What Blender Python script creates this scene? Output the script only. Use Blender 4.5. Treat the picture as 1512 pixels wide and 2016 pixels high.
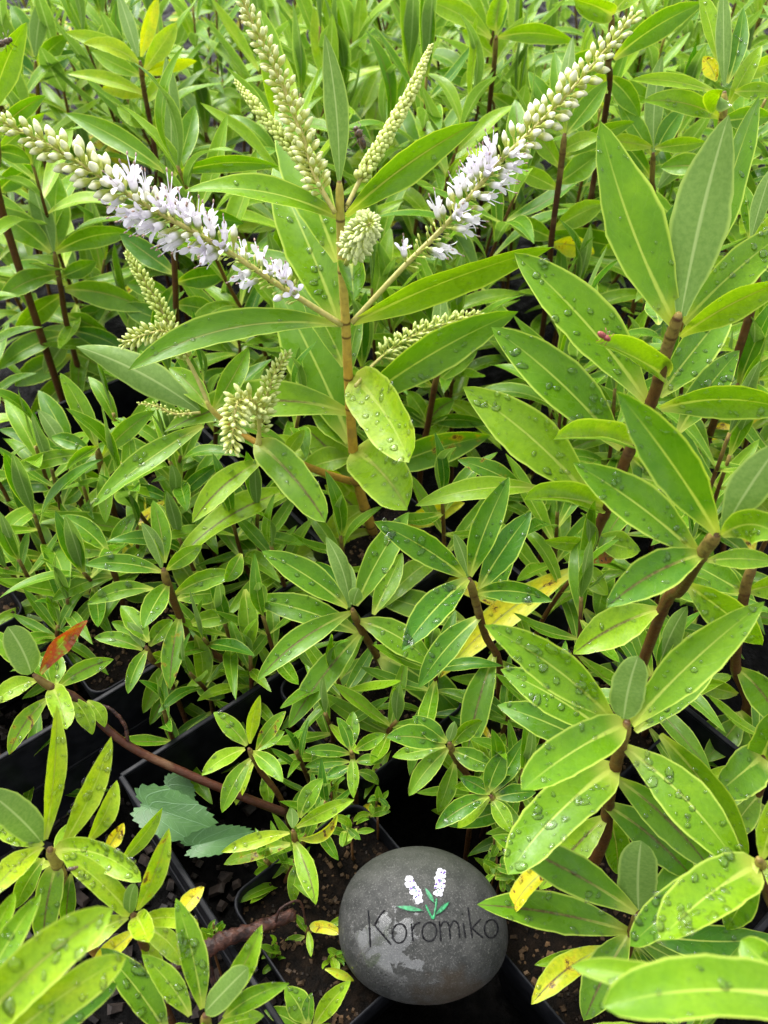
import bpy, math, random
import numpy as np
from mathutils import Vector, Matrix, Euler

for o in list(bpy.data.objects): bpy.data.objects.remove(o)
S = bpy.context.scene
COL = S.collection
R = math.radians
rnd = random.Random(7)

# ------------------------------------------------------------------ camera, sky, sun, exposure
F = 1632.0; PITCH = R(45); CAMZ = 0.57
cd = bpy.data.cameras.new('camera'); cam = bpy.data.objects.new('camera', cd); COL.objects.link(cam)
cam.location = (0, 0, CAMZ); cam.rotation_euler = (R(90) - PITCH, 0, 0)
cd.sensor_fit = 'VERTICAL'; cd.sensor_height = 36; cd.lens = 36 * F / 2016
cd.clip_start = 0.02; cd.clip_end = 400
cd.dof.use_dof = True; cd.dof.focus_distance = 0.47; cd.dof.aperture_fstop = 13
S.camera = cam
W = bpy.data.worlds.new('World'); S.world = W; W.use_nodes = True
wn = W.node_tree.nodes; wl = W.node_tree.links
sky = wn.new('ShaderNodeTexSky'); sky.sky_type = 'NISHITA'; sky.sun_disc = False
SUN_EL, SUN_AZ = 58, -40
sky.sun_elevation = R(SUN_EL); sky.sun_rotation = R(SUN_AZ); sky.dust_density = 3.0; sky.ozone_density = 0.6
hsv = wn.new('ShaderNodeHueSaturation'); hsv.inputs['Saturation'].default_value = 0.12   # overcast: almost no blue left
wl.new(sky.outputs[0], hsv.inputs['Color'])
wl.new(hsv.outputs[0], wn['Background'].inputs['Color']); wn['Background'].inputs['Strength'].default_value = 0.118
sl = bpy.data.lights.new('sun', 'SUN'); sl.energy = 1.35; sl.angle = R(42); sl.color = (1, 0.97, 0.92)
so = bpy.data.objects.new('sun', sl); COL.objects.link(so)
az = R(SUN_AZ)
sd = Vector((math.sin(az) * math.cos(R(SUN_EL)), math.cos(az) * math.cos(R(SUN_EL)), math.sin(R(SUN_EL))))
so.rotation_euler = sd.to_track_quat('Z', 'Y').to_euler(); so.location = (0, 0, 5)
S.view_settings.view_transform = 'Standard'; S.view_settings.look = 'None'
S.view_settings.gamma = 1; S.view_settings.use_curve_mapping = False
S.view_settings.exposure = 1.9
S.cycles.max_bounces = 10; S.cycles.transmission_bounces = 6; S.cycles.transparent_max_bounces = 8
S.cycles.diffuse_bounces = 5; S.cycles.glossy_bounces = 4
S.cycles.use_denoising = True
S.cycles.sample_clamp_indirect = 6

# ------------------------------------------------------------------ where things stand
CP, SP = math.cos(PITCH), math.sin(PITCH)
CAM = np.array([0, 0, CAMZ])
def ray(px, py):
    u = (1008 - py) / F
    return np.array([(px - 756) / F, CP + u * SP, -SP + u * CP])
def P(px, py, d): return CAM + d * ray(px, py)
def d_at_Y(py, Y): return Y / (CP * (1 + (1008 - py) / F))
def d_at_Z(py, Z): return (CAMZ - Z) / (SP * (1 - (1008 - py) / F))
SOIL = 0.088

# ------------------------------------------------------------------ materials
def mat(name):
    m = bpy.data.materials.new(name); m.use_nodes = True
    nt = m.node_tree
    return m, nt.nodes, nt.links, nt.nodes['Principled BSDF']
def N(nodes, t, **kw):
    n = nodes.new(t)
    for k, v in kw.items(): setattr(n, k, v)
    return n
def setin(l, sock, v):
    if hasattr(v, 'is_output') or isinstance(v, bpy.types.NodeSocket): l.new(v, sock)
    else: sock.default_value = v
def M(nodes, links, op, a, b=None, c=None, clamp=False):
    n = N(nodes, 'ShaderNodeMath', operation=op, use_clamp=clamp)
    setin(links, n.inputs[0], a)
    if b is not None: setin(links, n.inputs[1], b)
    if c is not None: setin(links, n.inputs[2], c)
    return n.outputs[0]
def MIX(nodes, links, fac, a, b):
    n = N(nodes, 'ShaderNodeMix', data_type='RGBA')
    setin(links, n.inputs[0], fac)
    setin(links, n.inputs[6], a if isinstance(a, bpy.types.NodeSocket) else (*a, 1))
    setin(links, n.inputs[7], b if isinstance(b, bpy.types.NodeSocket) else (*b, 1))
    return n.outputs[2]
def SS(nodes, links, v, lo, hi, a=0.0, b=1.0):
    n = N(nodes, 'ShaderNodeMapRange', interpolation_type='SMOOTHSTEP')
    setin(links, n.inputs[0], v)
    for i, x in enumerate((lo, hi, a, b)): setin(links, n.inputs[i + 1], x)
    return n.outputs[0]
def NOISE(nodes, links, vec, scale, detail=3, rough=0.55):
    n = N(nodes, 'ShaderNodeTexNoise'); n.inputs['Scale'].default_value = scale
    n.inputs['Detail'].default_value = detail; n.inputs['Roughness'].default_value = rough
    links.new(vec, n.inputs['Vector'])
    return n.outputs['Fac']

def leaf_material():
    m, n, l, b = mat('wet_leaf')
    uv = N(n, 'ShaderNodeUVMap'); sep = N(n, 'ShaderNodeSeparateXYZ'); l.new(uv.outputs[0], sep.inputs[0])
    u = sep.outputs[0]
    v = M(n, l, 'ABSOLUTE', M(n, l, 'MULTIPLY_ADD', sep.outputs[1], 2.0, -1.0))
    oi = N(n, 'ShaderNodeObjectInfo'); osep = N(n, 'ShaderNodeSeparateColor'); l.new(oi.outputs['Color'], osep.inputs[0])
    yel, rib, blot, red = osep.outputs[0], osep.outputs[1], osep.outputs[2], M(n, l, 'SUBTRACT', 1.0, oi.outputs['Alpha'])
    tc = N(n, 'ShaderNodeTexCoord'); geo = N(n, 'ShaderNodeNewGeometry')
    vec = N(n, 'ShaderNodeVectorMath', operation='MULTIPLY_ADD')
    l.new(oi.outputs['Random'], vec.inputs[1]); l.new(uv.outputs[0], vec.inputs[0])
    # per-leaf shifted leaf coordinates
    comb = N(n, 'ShaderNodeCombineXYZ')
    l.new(M(n, l, 'MULTIPLY', u, 4.0), comb.inputs[0]); l.new(sep.outputs[1], comb.inputs[1])
    l.new(M(n, l, 'MULTIPLY', oi.outputs['Random'], 57.0), comb.inputs[2])
    big = NOISE(n, l, comb.outputs[0], 1.6, 3)
    fine = NOISE(n, l, comb.outputs[0], 9.0, 4, 0.6)
    speck = NOISE(n, l, comb.outputs[0], 28.0, 2)
    yy = M(n, l, 'ADD', yel, M(n, l, 'MULTIPLY_ADD', big, 0.34, -0.17))
    yy = M(n, l, 'ADD', yy, M(n, l, 'MULTIPLY_ADD', oi.outputs['Random'], 0.16, -0.08))
    rp = N(n, 'ShaderNodeValToRGB'); l.new(yy, rp.inputs[0])
    e = rp.color_ramp.elements
    e[0].position = 0.0; e[0].color = (0.046, 0.160, 0.008, 1)
    e[1].position = 1.0; e[1].color = (0.76, 0.64, 0.025, 1)
    for p_, c_ in ((0.3, (0.130, 0.275, 0.008, 1)), (0.6, (0.245, 0.410, 0.012, 1)), (0.8, (0.42, 0.52, 0.018, 1))):
        k = e.new(p_); k.color = c_
    col = rp.outputs[0]
    # fine mottling and side veins
    col = MIX(n, l, M(n, l, 'MULTIPLY', SS(n, l, fine, 0.35, 0.75), 0.28), col, (0.060, 0.165, 0.006))
    vn = M(n, l, 'MULTIPLY_ADD', u, 9.0, M(n, l, 'MULTIPLY', v, -2.2))
    vn = M(n, l, 'ADD', vn, M(n, l, 'MULTIPLY', big, 1.2))
    vein = SS(n, l, M(n, l, 'ABSOLUTE', M(n, l, 'MULTIPLY_ADD', M(n, l, 'FRACT', vn), 2.0, -1.0)), 0.10, 0.0)
    col = MIX(n, l, M(n, l, 'MULTIPLY', vein, 0.20), col, (0.20, 0.36, 0.05))
    # pale midrib, widening to the base, and pale base
    wid = SS(n, l, u, 0.0, 0.40, 0.24, 0.055)
    mid = SS(n, l, v, wid, M(n, l, 'MULTIPLY', wid, 0.35))
    mid = M(n, l, 'MULTIPLY', mid, SS(n, l, u, 1.0, 0.45, 0.12, 0.75))
    col = MIX(n, l, mid, col, (0.46, 0.56, 0.10))
    col = MIX(n, l, SS(n, l, u, 0.20, 0.0, 0.0, 0.85), col, (0.46, 0.52, 0.09))
    # brown flush along the midrib
    rw = M(n, l, 'MULTIPLY', SS(n, l, M(n, l, 'MULTIPLY_ADD', fine, 0.16, v), 0.22, 0.06), SS(n, l, M(n, l, 'ADD', u, M(n, l, 'MULTIPLY', big, 0.3)), 0.25, 0.5))
    col = MIX(n, l, M(n, l, 'MULTIPLY', M(n, l, 'MULTIPLY', rw, rib), 0.9), col, (0.075, 0.030, 0.022))
    # pale yellow margin
    col = MIX(n, l, SS(n, l, v, 0.87, 0.97, 0.0, 0.82), col, (0.46, 0.59, 0.09))
    # red and brown blotches
    redm = M(n, l, 'MULTIPLY', SS(n, l, big, 0.32, 0.55), red)
    col = MIX(n, l, redm, col, (0.34, 0.060, 0.022))
    bl = M(n, l, 'MULTIPLY', SS(n, l, M(n, l, 'ADD', big, M(n, l, 'MULTIPLY', speck, 0.25)), 0.74, 0.80), blot)
    halo = M(n, l, 'MULTIPLY', SS(n, l, big, 0.54, 0.68), blot)
    col = MIX(n, l, M(n, l, 'MULTIPLY', halo, 0.7), col, (0.55, 0.30, 0.02))
    col = MIX(n, l, bl, col, (0.045, 0.022, 0.014))
    tiny = M(n, l, 'MULTIPLY', SS(n, l, speck, 0.74, 0.78), 0.5)
    col = MIX(n, l, tiny, col, (0.06, 0.05, 0.02))
    # underside: paler, greyer, matt
    und = MIX(n, l, SS(n, l, v, 0.09, 0.03), MIX(n, l, SS(n, l, fine, 0.3, 0.7), (0.125, 0.225, 0.042), (0.170, 0.275, 0.060)), (0.29, 0.39, 0.13))
    und = MIX(n, l, SS(n, l, v, 0.82, 0.97, 0.0, 0.8), und, (0.34, 0.46, 0.10))
    und = MIX(n, l, M(n, l, 'MULTIPLY', SS(n, l, yel, 0.45, 1.0), 0.8), und, rp.outputs[0])
    und = MIX(n, l, M(n, l, 'MULTIPLY', bl, 0.8), und, (0.05, 0.03, 0.02))
    full = MIX(n, l, geo.outputs['Backfacing'], col, und)
    l.new(full, b.inputs['Base Color'])
    wet = SS(n, l, NOISE(n, l, comb.outputs[0], 2.6, 3), 0.42, 0.62)
    rgh = M(n, l, 'MULTIPLY_ADD', wet, -0.22, 0.44)
    rgh = M(n, l, 'MULTIPLY_ADD', geo.outputs['Backfacing'], 0.22, rgh)
    l.new(rgh, b.inputs['Roughness'])
    b.inputs['Specular IOR Level'].default_value = 0.28
    bm = N(n, 'ShaderNodeBump'); bm.inputs['Strength'].default_value = 0.22; bm.inputs['Distance'].default_value = 0.0008
    hh = M(n, l, 'ADD', M(n, l, 'MULTIPLY', fine, 0.55), M(n, l, 'MULTIPLY', vein, -0.35))
    hh = M(n, l, 'ADD', hh, M(n, l, 'MULTIPLY', mid, -0.8))
    l.new(hh, bm.inputs['Height']); l.new(bm.outputs[0], b.inputs['Normal'])
    tr = N(n, 'ShaderNodeBsdfTranslucent')
    tcol = N(n, 'ShaderNodeMix', data_type='RGBA', blend_type='MULTIPLY'); tcol.inputs[0].default_value = 0.0
    l.new(full, tcol.inputs[6]); tcol.inputs[7].default_value = (1, 1, 0.6, 1)
    hs = N(n, 'ShaderNodeHueSaturation'); hs.inputs['Saturation'].default_value = 1.15; hs.inputs['Value'].default_value = 1.5
    l.new(full, hs.inputs['Color']); l.new(hs.outputs[0], tr.inputs['Color'])
    mx = N(n, 'ShaderNodeMixShader'); mx.inputs[0].default_value = 0.30
    l.new(b.outputs[0], mx.inputs[1]); l.new(tr.outputs[0], mx.inputs[2])
    l.new(mx.outputs[0], n['Material Output'].inputs['Surface'])
    return m
LEAF = leaf_material()

def stem_material():
    m, n, l, b = mat('stem_bark')
    uv = N(n, 'ShaderNodeUVMap'); sep = N(n, 'ShaderNodeSeparateXYZ'); l.new(uv.outputs[0], sep.inputs[0])
    oi = N(n, 'ShaderNodeObjectInfo'); os_ = N(n, 'ShaderNodeSeparateColor'); l.new(oi.outputs['Color'], os_.inputs[0])
    tc = N(n, 'ShaderNodeTexCoord')
    nz = NOISE(n, l, tc.outputs['Object'], 260, 4)
    nb = NOISE(n, l, tc.outputs['Object'], 60, 3)
    old = MIX(n, l, os_.outputs[0], (0.50, 0.295, 0.045), (0.058, 0.018, 0.009))       # tan to red-brown by plant
    young = MIX(n, l, os_.outputs[0], (0.48, 0.42, 0.08), (0.24, 0.17, 0.045))
    col = MIX(n, l, SS(n, l, M(n, l, 'MULTIPLY_ADD', nb, 0.25, sep.outputs[0]), M(n, l, 'MULTIPLY_ADD', os_.outputs[0], 0.35, 0.62), M(n, l, 'MULTIPLY_ADD', os_.outputs[0], 0.12, 1.05)), old, young)
    col = MIX(n, l, SS(n, l, M(n, l, 'MULTIPLY_ADD', nb, 0.3, sep.outputs[0]), 0.34, 0.06), col, (0.060, 0.028, 0.016))
    col = MIX(n, l, M(n, l, 'MULTIPLY', SS(n, l, nz, 0.46, 0.66), M(n, l, 'MULTIPLY_ADD', os_.outputs[0], 0.4, 0.2)), col, (0.045, 0.022, 0.012))
    col = MIX(n, l, M(n, l, 'MULTIPLY', SS(n, l, nb, 0.55, 0.7), 0.4), col, (0.17, 0.10, 0.05))
    # dark rings at the joints (second UV coordinate counts them)
    col = MIX(n, l, SS(n, l, sep.outputs[1], 0.4, 0.95, 0.0, 0.85), col, (0.075, 0.032, 0.014))
    l.new(col, b.inputs['Base Color']); b.inputs['Roughness'].default_value = 0.42; b.inputs['Specular IOR Level'].default_value = 0.25
    bm = N(n, 'ShaderNodeBump'); bm.inputs['Strength'].default_value = 0.6; bm.inputs['Distance'].default_value = 0.0012
    l.new(nz, bm.inputs['Height']); l.new(bm.outputs[0], b.inputs['Normal'])
    return m
STEM = stem_material()

def simple(name, c1, c2, scale, rough=0.5, bump=0.3, dist=0.001, det=4, spec=0.5, rlo=None, lo=0.35, hi=0.68):
    m, n, l, b = mat(name)
    tc = N(n, 'ShaderNodeTexCoord')
    f = NOISE(n, l, tc.outputs['Object'], scale, det, 0.6)
    l.new(MIX(n, l, SS(n, l, f, lo, hi), c1, c2), b.inputs['Base Color'])
    b.inputs['Roughness'].default_value = rough; b.inputs['Specular IOR Level'].default_value = spec
    if rlo is not None:
        l.new(SS(n, l, NOISE(n, l, tc.outputs['Object'], scale * 0.4, 3), 0.4, 0.6, rough, rlo), b.inputs['Roughness'])
    if bump:
        bm = N(n, 'ShaderNodeBump'); bm.inputs['Strength'].default_value = bump; bm.inputs['Distance'].default_value = dist
        l.new(f, bm.inputs['Height']); l.new(bm.outputs[0], b.inputs['Normal'])
    return m
PLASTIC = simple('black_plastic', (0.004, 0.0045, 0.006), (0.010, 0.0105, 0.013), 90, 0.52, 0.12, 0.001, rlo=0.38, spec=0.12)
BARKM = simple('wet_twig_bark', (0.014, 0.005, 0.004), (0.070, 0.026, 0.016), 220, 0.5, 0.9, 0.002, 5, 0.3)
SOILM = simple('wet_soil', (0.002, 0.0015, 0.0011), (0.0085, 0.0052, 0.003), 160, 0.8, 1.0, 0.004, 6, 0.08)
GRITM = simple('soil_grit', (0.005, 0.0035, 0.0022), (0.11, 0.065, 0.032), 45, 0.6, 0.5, 0.001, spec=0.15)
MATM = simple('wet_ground', (0.001, 0.001, 0.001), (0.0045, 0.004, 0.0036), 110, 0.7, 1.0, 0.004, 6, 0.03, rlo=0.3)
CHIP = simple('bark_chip', (0.010, 0.008, 0.007), (0.045, 0.034, 0.028), 60, 0.5, 0.6, 0.001, spec=0.2)
WEED = None
def weed_material():
    m, n, l, b = mat('weed_leaf')
    tc = N(n, 'ShaderNodeTexCoord')
    f = NOISE(n, l, tc.outputs['Object'], 60, 4)
    uv = N(n, 'ShaderNodeUVMap'); sp = N(n, 'ShaderNodeSeparateXYZ'); l.new(uv.outputs[0], sp.inputs[0])
    uu = M(n, l, 'ADD', sp.outputs[0], 0.8)
    an = M(n, l, 'ARCTAN2', sp.outputs[1], uu)
    rad = M(n, l, 'SQRT', M(n, l, 'ADD', M(n, l, 'MULTIPLY', uu, uu), M(n, l, 'MULTIPLY', sp.outputs[1], sp.outputs[1])))
    lines = M(n, l, 'ABSOLUTE', M(n, l, 'MULTIPLY_ADD', M(n, l, 'FRACT', M(n, l, 'MULTIPLY_ADD', an, 2.0, M(n, l, 'MULTIPLY_ADD', f, 0.25, 0.37))), 2.0, -1.0))
    vein = SS(n, l, M(n, l, 'MULTIPLY', lines, rad), 0.09, 0.02)
    l2 = M(n, l, 'ABSOLUTE', M(n, l, 'MULTIPLY_ADD', M(n, l, 'FRACT', M(n, l, 'MULTIPLY_ADD', rad, 5.0, M(n, l, 'MULTIPLY', lines, 1.6))), 2.0, -1.0))
    vein = M(n, l, 'MAXIMUM', vein, M(n, l, 'MULTIPLY', SS(n, l, l2, 0.16, 0.03), 0.45))
    base = MIX(n, l, SS(n, l, f, 0.3, 0.7), (0.036, 0.105, 0.024), (0.068, 0.165, 0.040))
    l.new(MIX(n, l, M(n, l, 'MULTIPLY', vein, 0.55), base, (0.13, 0.25, 0.12)), b.inputs['Base Color'])
    f = M(n, l, 'MULTIPLY_ADD', vein, -0.5, f)
    b.inputs['Roughness'].default_value = 0.42
    bm = N(n, 'ShaderNodeBump'); bm.inputs['Strength'].default_value = 0.3; bm.inputs['Distance'].default_value = 0.001
    l.new(f, bm.inputs['Height']); l.new(bm.outputs[0], b.inputs['Normal'])
    tr = N(n, 'ShaderNodeBsdfTranslucent'); tr.inputs['Color'].default_value = (0.06, 0.16, 0.04, 1)
    mx = N(n, 'ShaderNodeMixShader'); mx.inputs[0].default_value = 0.2
    l.new(b.outputs[0], mx.inputs[1]); l.new(tr.outputs[0], mx.inputs[2]); l.new(mx.outputs[0], n['Material Output'].inputs['Surface'])
    return m
WEED = weed_material()

def bud_material():
    # green calyx at the foot, white to lilac tip; object colour red channel = how white, green channel = lilac
    m, n, l, b = mat('flower_bud')
    uv = N(n, 'ShaderNodeUVMap'); sep = N(n, 'ShaderNodeSeparateXYZ'); l.new(uv.outputs[0], sep.inputs[0])
    oi = N(n, 'ShaderNodeObjectInfo'); os_ = N(n, 'ShaderNodeSeparateColor'); l.new(oi.outputs['Color'], os_.inputs[0])
    calyx = MIX(n, l, oi.outputs['Random'], (0.36, 0.44, 0.06), (0.46, 0.49, 0.10))
    green = MIX(n, l, oi.outputs['Random'], (0.48, 0.58, 0.12), (0.58, 0.64, 0.19))
    white = MIX(n, l, os_.outputs[1], (0.88, 0.86, 0.64), (0.84, 0.79, 0.86))
    tip = MIX(n, l, os_.outputs[0], green, white)
    col = MIX(n, l, SS(n, l, sep.outputs[0], 0.34, 0.66), calyx, tip)
    l.new(col, b.inputs['Base Color']); b.inputs['Roughness'].default_value = 0.4
    b.inputs['Subsurface Weight'].default_value = 0.0
    return m
BUD = bud_material()
def petal_material():
    m, n, l, b = mat('white_petal')
    uv = N(n, 'ShaderNodeUVMap'); sep = N(n, 'ShaderNodeSeparateXYZ'); l.new(uv.outputs[0], sep.inputs[0])
    oi = N(n, 'ShaderNodeObjectInfo')
    tipc = MIX(n, l, oi.outputs['Random'], (0.91, 0.88, 0.92), (0.82, 0.77, 0.88))
    col = MIX(n, l, SS(n, l, sep.outputs[0], 0.10, 0.35), (0.36, 0.42, 0.15), tipc)
    l.new(col, b.inputs['Base Color']); b.inputs['Roughness'].default_value = 0.45
    tr = N(n, 'ShaderNodeBsdfTranslucent'); l.new(col, tr.inputs['Color'])
    mx = N(n, 'ShaderNodeMixShader'); mx.inputs[0].default_value = 0.25
    l.new(b.outputs[0], mx.inputs[1]); l.new(tr.outputs[0], mx.inputs[2]); l.new(mx.outputs[0], n['Material Output'].inputs['Surface'])
    return m
PETAL = petal_material()
ANTHER = simple('brown_anther', (0.32, 0.20, 0.16), (0.46, 0.32, 0.26), 900, 0.6, 0)
RACHIS = simple('spike_stalk', (0.36, 0.34, 0.075), (0.47, 0.41, 0.12), 300, 0.42, 0.2, 0.0004)

def drop_material():
    m, n, l, b = mat('rain_water')
    b.inputs['Base Color'].default_value = (1, 1, 1, 1); b.inputs['Transmission Weight'].default_value = 1.0
    b.inputs['IOR'].default_value = 1.33; b.inputs['Roughness'].default_value = 0.0
    t = N(n, 'ShaderNodeBsdfTransparent'); mx = N(n, 'ShaderNodeMixShader'); mx.inputs[0].default_value = 0.5   # a thin bead lets most light straight through
    l.new(t.outputs[0], mx.inputs[1]); l.new(b.outputs[0], mx.inputs[2])
    g_ = N(n, 'ShaderNodeBsdfGlossy'); g_.inputs['Roughness'].default_value = 0.02; fr = N(n, 'ShaderNodeFresnel'); fr.inputs['IOR'].default_value = 1.33
    m2 = N(n, 'ShaderNodeMixShader'); l.new(fr.outputs[0], m2.inputs[0]); l.new(mx.outputs[0], m2.inputs[1]); l.new(g_.outputs[0], m2.inputs[2])
    l.new(m2.outputs[0], n['Material Output'].inputs['Surface'])
    return m
DROP = drop_material()

def stone_material():
    m, n, l, b = mat('wet_pebble')
    tc = N(n, 'ShaderNodeTexCoord'); ob = tc.outputs['Object']
    sp = N(n, 'ShaderNodeSeparateXYZ'); l.new(ob, sp.inputs[0])
    fine = NOISE(n, l, ob, 1050, 4, 0.75); med = NOISE(n, l, ob, 150, 4, 0.6); big = NOISE(n, l, ob, 38, 4, 0.55)
    col = MIX(n, l, SS(n, l, med, 0.3, 0.7), (0.022, 0.023, 0.022), (0.047, 0.047, 0.045))
    col = MIX(n, l, M(n, l, 'MULTIPLY', SS(n, l, fine, 0.54, 0.68), 0.6), col, (0.17, 0.165, 0.16))
    col = MIX(n, l, M(n, l, 'MULTIPLY', SS(n, l, fine, 0.44, 0.30), 0.6), col, (0.008, 0.009, 0.007))
    # brown iron stain low on one side, greenish film high up
    sx = M(n, l, 'MULTIPLY_ADD', sp.outputs[0], 1.0, -0.018); sy = M(n, l, 'ADD', sp.outputs[1], 0.030)
    dist = M(n, l, 'SQRT', M(n, l, 'ADD', M(n, l, 'MULTIPLY', M(n, l, 'MULTIPLY', sx, sx), 0.55), M(n, l, 'MULTIPLY', sy, M(n, l, 'MULTIPLY', sy, 2.6))))
    st = SS(n, l, M(n, l, 'MULTIPLY_ADD', med, 0.014, M(n, l, 'MULTIPLY_ADD', big, 0.030, dist)), 0.044, 0.030)
    col = MIX(n, l, M(n, l, 'MULTIPLY', st, 0.42), col, (0.060, 0.038, 0.018))
    col = MIX(n, l, SS(n, l, M(n, l, 'MULTIPLY_ADD', big, 0.02, sp.outputs[1]), 0.018, 0.05, 0, 0.45), col, (0.045, 0.050, 0.035))
    l.new(col, b.inputs['Base Color'])
    # rain film: glossy patches with ragged edges between damp stone
    px_ = M(n, l, 'ADD', sp.outputs[0], 0.021); py_ = M(n, l, 'ADD', sp.outputs[1], 0.010)
    pd = M(n, l, 'SQRT', M(n, l, 'ADD', M(n, l, 'MULTIPLY', px_, px_), M(n, l, 'MULTIPLY', py_, M(n, l, 'MULTIPLY', py_, 1.7))))
    film = M(n, l, 'ADD', M(n, l, 'MULTIPLY', big, 0.5), M(n, l, 'MULTIPLY_ADD', fine, 0.12, M(n, l, 'MULTIPLY', med, 0.45)))
    film = M(n, l, 'SUBTRACT', film, M(n, l, 'MULTIPLY', pd, 8.5))
    wet = SS(n, l, film, 0.365, 0.38)
    l.new(SS(n, l, wet, 0.0, 1.0, 0.55, 0.2), b.inputs['Roughness'])
    l.new(SS(n, l, wet, 0.0, 1.0, 0.22, 0.8), b.inputs['Specular IOR Level'])
    b.inputs['Coat IOR'].default_value = 1.75; b.inputs['Coat Roughness'].default_value = 0.12
    l.new(M(n, l, 'MULTIPLY', wet, 1.0), b.inputs['Coat Weight'])
    bm = N(n, 'ShaderNodeBump'); bm.inputs['Strength'].default_value = 0.55; bm.inputs['Distance'].default_value = 0.0008
    h = M(n, l, 'ADD', M(n, l, 'MULTIPLY', fine, 0.7), M(n, l, 'MULTIPLY', med, 0.5))
    l.new(M(n, l, 'MULTIPLY_ADD', wet, 0.25, h), bm.inputs['Height']); l.new(bm.outputs[0], b.inputs['Normal'])
    return m
STONE = stone_material()
def paint(name, c1, c2, rough=0.45):
    return simple(name, c1, c2, 700, rough, 0.35, 0.0004, 3)
PBLACK = paint('black_paint', (0.005, 0.005, 0.006), (0.020, 0.020, 0.022), 0.8)
PBLACK.node_tree.nodes['Principled BSDF'].inputs['Specular IOR Level'].default_value = 0.05
PWHITE = paint('white_paint', (0.42, 0.41, 0.48), (0.62, 0.61, 0.66))
PPURP = paint('purple_paint', (0.09, 0.04, 0.25), (0.20, 0.12, 0.40))
PGREEN = paint('green_paint', (0.005, 0.10, 0.035), (0.02, 0.25, 0.09))
PDARK = paint('dark_green_paint', (0.004, 0.02, 0.012), (0.01, 0.05, 0.025))
FLYM = simple('fly_body', (0.02, 0.015, 0.012), (0.16, 0.09, 0.04), 900, 0.35, 0.2, 0.0003)
REDB = simple('red_bug_body', (0.20, 0.03, 0.03), (0.36, 0.10, 0.08), 900, 0.5, 0.3, 0.0003)
def wing_material():
    m, n, l, b = mat('fly_wing')
    b.inputs['Base Color'].default_value = (0.35, 0.28, 0.2, 1); b.inputs['Roughness'].default_value = 0.15
    t = N(n, 'ShaderNodeBsdfTransparent'); mx = N(n, 'ShaderNodeMixShader'); mx.inputs[0].default_value = 0.4
    l.new(t.outputs[0], mx.inputs[1]); l.new(b.outputs[0], mx.inputs[2]); l.new(mx.outputs[0], n['Material Output'].inputs['Surface'])
    return m
WING = wing_material()

# ------------------------------------------------------------------ mesh helpers
def mesh(name, verts, faces, mats, uv=None, smooth=True, fm=None):
    me = bpy.data.meshes.new(name)
    me.from_pydata([tuple(map(float, v)) for v in verts], [], faces)
    for m in (mats if isinstance(mats, (list, tuple)) else [mats]): me.materials.append(m)
    if uv is not None:
        ul = me.uv_layers.new(name='UVMap')
        idx = np.empty(len(me.loops), dtype=np.int32); me.loops.foreach_get('vertex_index', idx)
        ul.data.foreach_set('uv', np.asarray(uv, dtype=np.float32)[idx].ravel())
    if fm is not None: me.polygons.foreach_set('material_index', np.asarray(fm, dtype=np.int32))
    if smooth: me.polygons.foreach_set('use_smooth', np.ones(len(me.polygons), dtype=bool))
    me.update()
    return me
def link(name, me, parent=None, loc=(0, 0, 0)):
    o = bpy.data.objects.new(name, me); COL.objects.link(o)
    o.location = loc
    if parent is not None: o.parent = parent
    return o
def thing(name, label, cat, loc=(0, 0, 0), group=None):
    o = bpy.data.objects.new(name, None); COL.objects.link(o); o.location = loc
    o.empty_display_size = 0.01
    o['label'] = label; o['category'] = cat
    if group: o['group'] = group
    return o
def tag(o, label, cat, group=None):
    o['label'] = label; o['category'] = cat
    if group: o['group'] = group
    return o
def catmull(pts, n):
    p = np.asarray(pts, float)
    if len(p) == 2: return p[0] + (p[1] - p[0]) * np.linspace(0, 1, n)[:, None]
    q = np.vstack([2 * p[0] - p[1], p, 2 * p[-1] - p[-2]])
    out = []
    for s in np.linspace(0, len(p) - 1, n):
        i = min(int(s), len(p) - 2); t = s - i
        a, b, c, d = q[i], q[i + 1], q[i + 2], q[i + 3]
        out.append(0.5 * (2 * b + (c - a) * t + (2 * a - 5 * b + 4 * c - d) * t * t + (3 * b - a - 3 * c + d) * t ** 3))
    return np.array(out)
def unit(v):
    v = np.asarray(v, float); return v / max(1e-9, np.linalg.norm(v))
def tube(path, rad, sides=8, cap=True, joints=None):
    """verts, faces, uv of a tube; rad per point; uv.x runs along it, uv.y marks the joints"""
    n = len(path); V = []; Fc = []; U = []
    t0 = unit(path[1] - path[0]); a = unit(np.cross(t0, (0.31, 0.2, 0.93) if abs(t0[2]) < 0.9 else (1, 0, 0)))
    for i in range(n):
        t = unit(path[min(i + 1, n - 1)] - path[max(i - 1, 0)])
        a = unit(a - t * np.dot(a, t)); b = np.cross(t, a)
        for k in range(sides):
            th = 2 * math.pi * k / sides
            V.append(path[i] + rad[i] * (math.cos(th) * a + math.sin(th) * b))
            U.append((i / (n - 1), 0 if joints is None else joints[i]))
    for i in range(n - 1):
        for k in range(sides):
            k2 = (k + 1) % sides
            Fc.append((i * sides + k, i * sides + k2, (i + 1) * sides + k2, (i + 1) * sides + k))
    if cap:
        Fc.append(tuple(range(sides - 1, -1, -1))); Fc.append(tuple((n - 1) * sides + k for k in range(sides)))
    return V, Fc, U

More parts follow.
